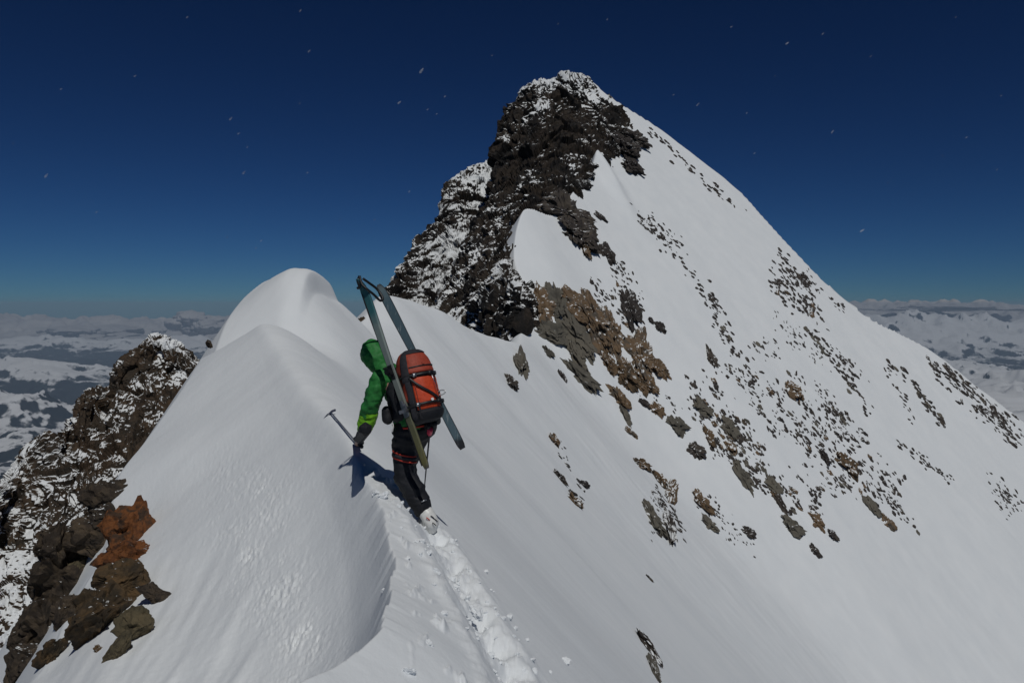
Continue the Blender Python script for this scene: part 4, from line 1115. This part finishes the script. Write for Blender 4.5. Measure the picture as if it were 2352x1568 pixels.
# ------------------------------------------------------------------ skis
def ski_mat(name, stops):
    m, nt, b = new_mat(name, 0.35, 0.5)
    a = N(nt, 'ShaderNodeAttribute', attribute_name='along'); tc = N(nt, 'ShaderNodeTexCoord')
    n1 = noise_node(nt, tc.outputs['Object'], 18, 4, 0.7)
    f = math_node(nt, 'ADD', a.outputs['Fac'], math_node(nt, 'MULTIPLY', math_node(nt, 'SUBTRACT', n1.outputs['Fac'], 0.5), 0.06))
    mp = N(nt, 'ShaderNodeMapping'); mp.inputs['Scale'].default_value = (60, 60, 5)
    nt.links.new(tc.outputs['Object'], mp.inputs['Vector'])
    n2 = noise_node(nt, mp.outputs['Vector'], 1.0, 4, 0.7)
    sc = N(nt, 'ShaderNodeMapRange'); sc.inputs['From Min'].default_value = 0.60; sc.inputs['From Max'].default_value = 0.68; sc.inputs['To Max'].default_value = 0.45
    nt.links.new(n2.outputs['Fac'], sc.inputs['Value'])                       # scuffs and dried snow
    nt.links.new(mixc(nt, sc.outputs['Result'], ramp(nt, f, stops).outputs['Color'], (0.42, 0.45, 0.46)), b.inputs['Base Color'])
    rr = N(nt, 'ShaderNodeMapRange'); rr.inputs['To Min'].default_value = 0.25; rr.inputs['To Max'].default_value = 0.6
    nt.links.new(n1.outputs['Fac'], rr.inputs['Value']); nt.links.new(rr.outputs['Result'], b.inputs['Roughness'])
    return m
M_ski_a = ski_mat('ski_topsheet', [(0.0, (0.025, 0.12, 0.145)), (0.18, (0.045, 0.15, 0.165)), (0.27, (0.22, 0.27, 0.26)), (0.62, (0.20, 0.22, 0.20)), (0.72, (0.11, 0.115, 0.075)), (0.97, (0.17, 0.155, 0.06)), (1.0, (0.05, 0.05, 0.05))])
M_ski_b = ski_mat('ski_base', [(0.0, (0.02, 0.02, 0.02)), (0.03, (0.055, 0.10, 0.125)), (0.30, (0.06, 0.10, 0.122)), (0.93, (0.085, 0.13, 0.155)), (0.955, (0.02, 0.02, 0.022)), (1.0, (0.02, 0.02, 0.022))])
f_w = pchip([0, .015, .05, .14, .5, .9, .97, 1], [.010, .023, .034, .036, .027, .032, .030, .020])
f_t = pchip([0, .06, .3, .5, .7, .95, 1], [.004, .005, .010, .0125, .010, .006, .005])
def ski(label, tip, tail, nrm, mat, rocker):
    a = tail - tip; L = np.linalg.norm(a); a /= L; n = nrm - (nrm @ a) * a; n /= np.linalg.norm(n); s = np.cross(a, n)
    o = root('ski', tail, label, 'ski')
    t = np.concatenate([np.linspace(0, .05, 10), np.linspace(.06, .95, 40), np.linspace(.955, 1, 8)]); k = len(t)
    c = tip + a * (t * L)[:, None] + n * (rocker * (np.maximum(.12 - t, 0) / .12) ** 2 + .010 * np.sin(np.pi * t))[:, None]
    w, h = f_w(t)[:, None], f_t(t)[:, None]
    Vs = np.stack([c + s * w + n * h * .3, c + s * w * .8 + n * h, c - s * w * .8 + n * h, c - s * w + n * h * .3, c - s * w - n * h, c + s * w - n * h], 1).reshape(-1, 3)
    Fs = [(i * 6 + j, i * 6 + (j + 1) % 6, (i + 1) * 6 + (j + 1) % 6, (i + 1) * 6 + j) for i in range(k - 1) for j in range(6)] + [tuple(range(6))[::-1], tuple((k - 1) * 6 + j for j in range(6))]
    bo = tri_quads('ski_body', Vs, Fs, mat, o, tail, False)
    attr(bo.data, 'along', np.repeat(t, 6))
    for sg in (1, -1):
        e = np.stack([c + sg * s * (w + .001) + n * h * .2, c + sg * s * (w + .001) - n * (h + .0005)], 1)
        V_, F_ = tube(c + sg * s * w - n * h, .003, 6); tri_quads('edge', V_, F_, M_plast, o, tail)
    return o, a, n, s, L
t1, e1 = pt(829, 640, .00), pt(980, 1076, -.22)
n1 = np.array([-0.55, -0.80, 0.12])
skiA, aA, nA, sA, LA = ski('grey ski with turquoise tip and metal binding on the left of the backpack', t1, e1, n1, M_ski_a, .05)
V_, F_ = ribbon(np.array([t1 + aA * LA * k + sA * (f_w(k) - .004) + nA * .014 for k in np.linspace(.04, .98, 30)]), np.repeat(nA[None], 30, 0), .012, .004); tri_quads('dark_stripe', V_, F_, M_plast, skiA, e1)
def binding(o, tip, a, n, s, L, org_, f):
    c = tip + a * L * f + n * .016
    toe = bmesh.new()
    def bx(bm, cen, dx, dy, dz, bev=.004):
        r = bmesh.ops.create_cube(bm, size=1); M_ = np.eye(4); M_[:3, 0] = a * dx; M_[:3, 1] = s * dy; M_[:3, 2] = n * dz; M_[:3, 3] = cen - org_
        bmesh.ops.transform(bm, matrix=Matrix(M_.tolist()), verts=r['verts'])
        es = list({e for v in r['verts'] for e in v.link_edges}); bmesh.ops.bevel(bm, geom=es, offset=bev, segments=2, affect='EDGES')
    def fin(bm, name, m):
        me = bpy.data.meshes.new(name); bm.to_mesh(me); bm.free(); me.materials.append(m); link(name, me, o)
    bx(toe, c, .11, .055, .018); bx(toe, c + s * .03 + n * .02, .03, .014, .045); bx(toe, c - s * .03 + n * .02, .03, .014, .045); bx(toe, c - a * .06 + n * .01, .05, .03, .02)
    fin(toe, 'binding_toe', M_steel)
    h = bmesh.new(); c2 = tip + a * L * (f - .20) + n * .018
    bx(h, c2, .13, .05, .012); bx(h, c2 + n * .03, .05, .045, .05, .008); bx(h, c2 + n * .055 - a * .01, .035, .055, .012)
    fin(h, 'binding_heel', M_plast)
binding(skiA, t1, aA, nA, sA, LA, e1, .70)
t2, e2 = pt(869, 652, .10), pt(1063, 1030, .06)
skiB, aB, nB, sB, LB = ski('blue-grey ski with black tail sticking out right of the backpack', t2, e2, np.array([-0.25, 0.93, 0.15]), M_ski_b, .04)
binding(skiB, t2, aB, nB, sB, LB, e2, .64)
P_ = catmull(np.array([pt(826, 634, -.03), pt(831, 652, -.05), pt(843, 664, -.06), pt(858, 676, -.02), pt(873, 690, .03), pt(879, 684, .06), pt(866, 664, .08), pt(848, 650, .02), pt(834, 640, -.02)]), 50)
strap = tri_quads('ski_strap', *tube(P_, .011, 8), M_plast, None, np.zeros(3)); tag(strap, 'black strap tying the two ski tips together', 'strap')
P_ = catmull(np.array([pt(826, 634, -.02), pt(822, 645, -.03), pt(826, 658, -.03), pt(821, 662, -.02)]), 14)
stub = tri_quads('tip_clip', *tube(P_, .012, 8), M_plast, skiA, e1)

# ------------------------------------------------------------------ broken snow along the steps
chunk_protos = [rock_mesh('snow_lump', 40 + i, M_snow, 3, facets=8, rough=0.10) for i in range(6)]
for i in range(110):
    k = rnd.randint(20, 360); side = rnd.gauss(0.05, 0.20); p = TR[k] + np.array([side, 0.0, 0.0])
    x, y = p[0], p[1]; z = full_z(np.array([x]), np.array([y]))[0]
    o = link('snow_lump', rnd.choice(chunk_protos)); s_ = rnd.uniform(.006, .021) * (1.5 if rnd.random() < .12 else 1)
    o.location = (x, y, z + s_ * .3); o.scale = (s_ * rnd.uniform(.8, 1.5), s_ * rnd.uniform(.8, 1.4), s_ * .8); o.rotation_euler = (rnd.uniform(-.5, .5), rnd.uniform(0, .8), rnd.uniform(0, 6))
    tag(o, 'small lump of broken snow beside the footsteps', 'snow lump', 'snow lumps along the footsteps')
for i, (u, v, sz, lab) in enumerate([(1093, 1408, .055, 'largest square block of broken snow in the footsteps'), (985, 1480, .03, 'flat snow slab left of the footsteps'), (940, 1545, .03, 'broken snow crust near the bottom edge left of the footsteps'), (880, 1142, .05, 'white clump of snow knocked up on the crest below the climber'), (862, 1134, .035, 'smaller snow clump on the crest beside the white clump'), (1300, 1520, .035, 'single snow lump on the smooth slope right of the footsteps')]):
    p = hit(u, v); o = link('snow_lump', rock_mesh('snow_lump', 60 + i, M_snow, 4, facets=10, rough=0.18))
    o.location = p + np.array([0, 0, sz * .2]); o.scale = (sz, sz * 1.2, sz * .6); o.rotation_euler = (.2, .6, i)
    tag(o, lab, 'snow lump')

# ------------------------------------------------------------------ snow crystals drifting in the air
M_flake, _nt, _b = new_mat('ice_flake', 0.5, 0.3)
_b.inputs['Base Color'].default_value = (0.75, 0.77, 0.8, 1); _b.inputs['Alpha'].default_value = 0.17      # thin see-through ice
FL = [(1022, 222, 4), (917, 236, 6), (710, 118, 6), (968, 163, 9), (530, 273, 7), (560, 397, 8), (548, 307, 4), (568, 338, 5), (106, 404, 7), (222, 487, 5), (706, 397, 4), (688, 238, 4), (982, 252, 4), (1003, 262, 4), (30, 330, 4),
      (1547, 218, 4), (1603, 240, 5), (1715, 260, 4), (1733, 352, 4), (1808, 100, 6), (1912, 303, 5), (2220, 316, 5), (2165, 358, 3), (2040, 420, 3), (1980, 530, 8), (2290, 390, 4), (690, 25, 6), (430, 40, 4), (310, 175, 5), (140, 205, 4), (522, 545, 4), (600, 553, 4), (588, 570, 4), (940, 440, 4), (780, 505, 3), (860, 505, 3), (1282, 55, 4), (1395, 45, 5), (1130, 128, 3), (2195, 40, 4), (2000, 130, 4), (1890, 78, 4), (1680, 62, 4), (1780, 175, 3), (2300, 220, 4)]
flk = rock_mesh('snowflake', 5, M_flake, 2, facets=6, rough=0.2)
for i, (u, v, sz) in enumerate(FL):
    d = rnd.uniform(3.0, 7.0); o = link('snowflake', flk); s_ = sz * d / F * rnd.uniform(0.35, 0.62)
    o.location = at(u, v, d); o.scale = (s_ * 1.7, s_ * .6, s_ * .55); o.rotation_euler = (0, R(-40 + rnd.uniform(-15, 15)), rnd.uniform(-.4, .4))
    tag(o, 'tiny snow crystal blowing past against the blue sky', 'snow crystal', 'snow crystals drifting in the sky')

# ------------------------------------------------------------------ far mountains and valleys
def far_material():
    m, nt, b = new_mat('far_land', 0.9, 0.1)
    geo = N(nt, 'ShaderNodeNewGeometry'); at_ = N(nt, 'ShaderNodeAttribute', attribute_name='snowline')
    n1 = noise_node(nt, geo.outputs['Position'], 0.0016, 6, 0.7)
    n2 = noise_node(nt, geo.outputs['Position'], 0.006, 5, 0.7)
    sx = N(nt, 'ShaderNodeSeparateXYZ'); nt.links.new(geo.outputs['Normal'], sx.inputs[0])
    h = math_node(nt, 'ADD', at_.outputs['Fac'], math_node(nt, 'MULTIPLY', math_node(nt, 'SUBTRACT', n1.outputs['Fac'], 0.5), 2.6))
    h = math_node(nt, 'ADD', h, math_node(nt, 'MULTIPLY', math_node(nt, 'SUBTRACT', n2.outputs['Fac'], 0.5), 1.6))
    h = math_node(nt, 'ADD', h, math_node(nt, 'MULTIPLY', math_node(nt, 'SUBTRACT', sx.outputs['Z'], 0.955), 7.0))
    mr = N(nt, 'ShaderNodeMapRange'); mr.inputs['From Min'].default_value = -0.20; mr.inputs['From Max'].default_value = 0.22
    nt.links.new(h, mr.inputs['Value'])
    land = ramp(nt, n2.outputs['Fac'], [(0.3, (0.010, 0.018, 0.026)), (0.7, (0.03, 0.036, 0.044))])
    nt.links.new(mixc(nt, mr.outputs['Result'], land.outputs['Color'], (0.62, 0.63, 0.65)), b.inputs['Base Color'])
    return m
def far_h(x, y):
    u = x / y * F + U0
    right = smooth(1300, 1800, u)
    wx, wy = x + 900 * fbm2(x / 4000, y / 4000, 3, 221), y + 900 * fbm2(x / 4000, y / 4000, 3, 225)
    z = -1560 + 230 * fbm2(wx / 7000, wy / 7000, 3, 201) + 110 * ridged2(wx / 3600, wy / 3600, 6, 211) + 105 * ridged2(wx / 1500, wy / 1500, 5, 215) + 26 * ridged2(wx / 420, wy / 420, 3, 218)
    g = lambda uc, yc, ru, ry, a: a * np.exp(-((u - uc) / ru)**2 - ((y - yc) / ry)**2)
    z += g(10, 8600, 170, 1700, 420) + g(40, 14500, 190, 1800, 300) - g(190, 11800, 300, 1300, 330) - g(150, 19500, 500, 2800, 260)
    z += g(-30, 4800, 110, 1200, 300)
    z += right * (330 * np.exp(-((y - 10000) / 5000)**2) + 900 * np.exp(-((y - 23800) / 1800)**2) * (0.7 + 0.3 * ridged2(wx / 1700, wy / 1700, 5, 231)) - 330 * np.exp(-((y - 18500) / 2500)**2))
    z += (1 - right) * 330 * np.exp(-((y - 25000) / 1300)**2)
    return z
nu2, nv2 = 900, 520
pp = np.linspace(-1.5, 1.5, nu2); yf = np.exp(np.linspace(math.log(1500), math.log(26000), nv2))
PF, YF = np.meshgrid(pp, yf, indexing='ij'); XF = PF * YF
ZF = far_h(XF.ravel(), YF.ravel()).reshape(XF.shape)
far_me = mesh_np('valley_land', np.stack([XF, YF, ZF], 2).reshape(-1, 3), grid_faces(nu2, nv2), far_material())
UF = PF * F + U0
sl = (ZF + 1330) / 300.0 + 0.85 * smooth(1300, 1800, UF) * smooth(16500, 13000, YF)
sl = sl - 0.55 * smooth(1300, 900, UF) * (np.exp(-((YF - 12300) / 900)**2) + np.exp(-((YF - 19300) / 3000)**2))
attr(far_me, 'snowline', np.clip(sl, -1.6, 1.6).ravel())
far = link('valley_land', far_me); tag(far, 'distant snowy hills and dark forested valleys far below', kind='structure')

# ------------------------------------------------------------------ cloud bank beyond the hills
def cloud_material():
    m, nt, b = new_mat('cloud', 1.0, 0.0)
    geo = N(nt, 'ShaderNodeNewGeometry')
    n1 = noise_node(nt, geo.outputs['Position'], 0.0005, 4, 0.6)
    c = ramp(nt, n1.outputs['Fac'], [(0.3, (0.30, 0.30, 0.32)), (0.7, (0.46, 0.45, 0.45))])  # grey stands in for shaded undersides and haze on white cloud
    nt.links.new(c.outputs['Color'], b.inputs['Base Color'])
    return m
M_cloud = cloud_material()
nu3, nv3 = 1300, 260
pp = np.linspace(-1.6, 1.6, nu3); yc = np.linspace(27600, 46000, nv3)
PC, YC = np.meshgrid(pp, yc, indexing='ij'); XC_ = PC * YC; UC = PC * F + U0
lum = fbm2(XC_ / 3200, YC / 3200, 5, 301, 0.55)
topz = -1250 + 900 * smooth(27600, 34000, YC) + 380 * lum + 240 * (np.abs(fbm2(XC_ / 1500, YC / 1500, 4, 311)) - 0.3)
topz += 260 * smooth(1300, 1900, UC) * smooth(30000, 38000, YC)
topz += 150 * (0.5 - np.abs(perlin2(XC_ / 900, YC / 900, 331))) + 110 * (0.5 - np.abs(perlin2(XC_ / 420, YC / 420, 333)))
topz -= 520 * smooth(1250, 900, UC) + 120
topz -= 2500 * smooth(27900, 27600, YC)
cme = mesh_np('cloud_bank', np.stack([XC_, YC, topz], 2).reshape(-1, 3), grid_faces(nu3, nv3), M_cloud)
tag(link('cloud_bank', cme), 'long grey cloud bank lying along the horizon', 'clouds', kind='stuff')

def puff(u, v, w, h, d, seed, label):
    bm = bmesh.new(); rs = np.random.RandomState(seed); s = d / F
    vs, fs = [], []; off = 0
    for k in range(26):
        a = rs.uniform(-1, 1); t = (1 - a * a) * rs.uniform(0, 1)
        r = (0.16 + 0.2 * (1 - abs(a))) * rs.uniform(0.7, 1.2)
        b2 = bmesh.new(); bmesh.ops.create_icosphere(b2, subdivisions=4, radius=1)
        P = np.array([q.co for q in b2.verts]); f = np.array([[q.index for q in fc.verts] for fc in b2.faces]); b2.free()
        P = P * (1 + 0.28 * fbm3(P * 1.8 + seed + k, 4, seed + k))[:, None] * r
        P[:, 0] = P[:, 0] + a; P[:, 2] = P[:, 2] + t * 0.75 - 0.3; P[:, 1] += rs.uniform(-0.5, 0.5)
        vs.append(P); fs.append(f + off); off += len(P)
    P = np.concatenate(vs) * np.array([w * s / 2, w * s / 2, h * s])
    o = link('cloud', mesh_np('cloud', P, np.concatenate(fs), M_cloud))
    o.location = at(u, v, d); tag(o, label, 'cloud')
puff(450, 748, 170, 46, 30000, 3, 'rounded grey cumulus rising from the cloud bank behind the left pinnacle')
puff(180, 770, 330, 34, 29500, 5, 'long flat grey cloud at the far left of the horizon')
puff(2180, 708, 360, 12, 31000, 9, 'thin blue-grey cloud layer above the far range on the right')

# ------------------------------------------------------------------ haze
def haze():
    x0, x1, y0, y1, z0, z1 = -47000, 47000, -400, 27000, -2700, 75
    v = [(x, y, z) for x in (x0, x1) for y in (y0, y1) for z in (z0, z1)]
    f = [(0, 1, 3, 2), (4, 6, 7, 5), (0, 4, 5, 1), (2, 3, 7, 6), (0, 2, 6, 4), (1, 5, 7, 3)]
    m = bpy.data.materials.new('haze'); m.use_nodes = True; nt = m.node_tree; nt.nodes.clear()
    out = nt.nodes.new('ShaderNodeOutputMaterial'); pv = nt.nodes.new('ShaderNodeVolumePrincipled')
    pv.inputs['Color'].default_value = (0.60, 0.78, 1.0, 1); pv.inputs['Density'].default_value = 3.6e-5; pv.inputs['Anisotropy'].default_value = 0.0
    nt.links.new(pv.outputs[0], out.inputs['Volume'])
    tag(link('haze', mesh_np('haze', v, f, m, False)), kind='stuff')
haze()
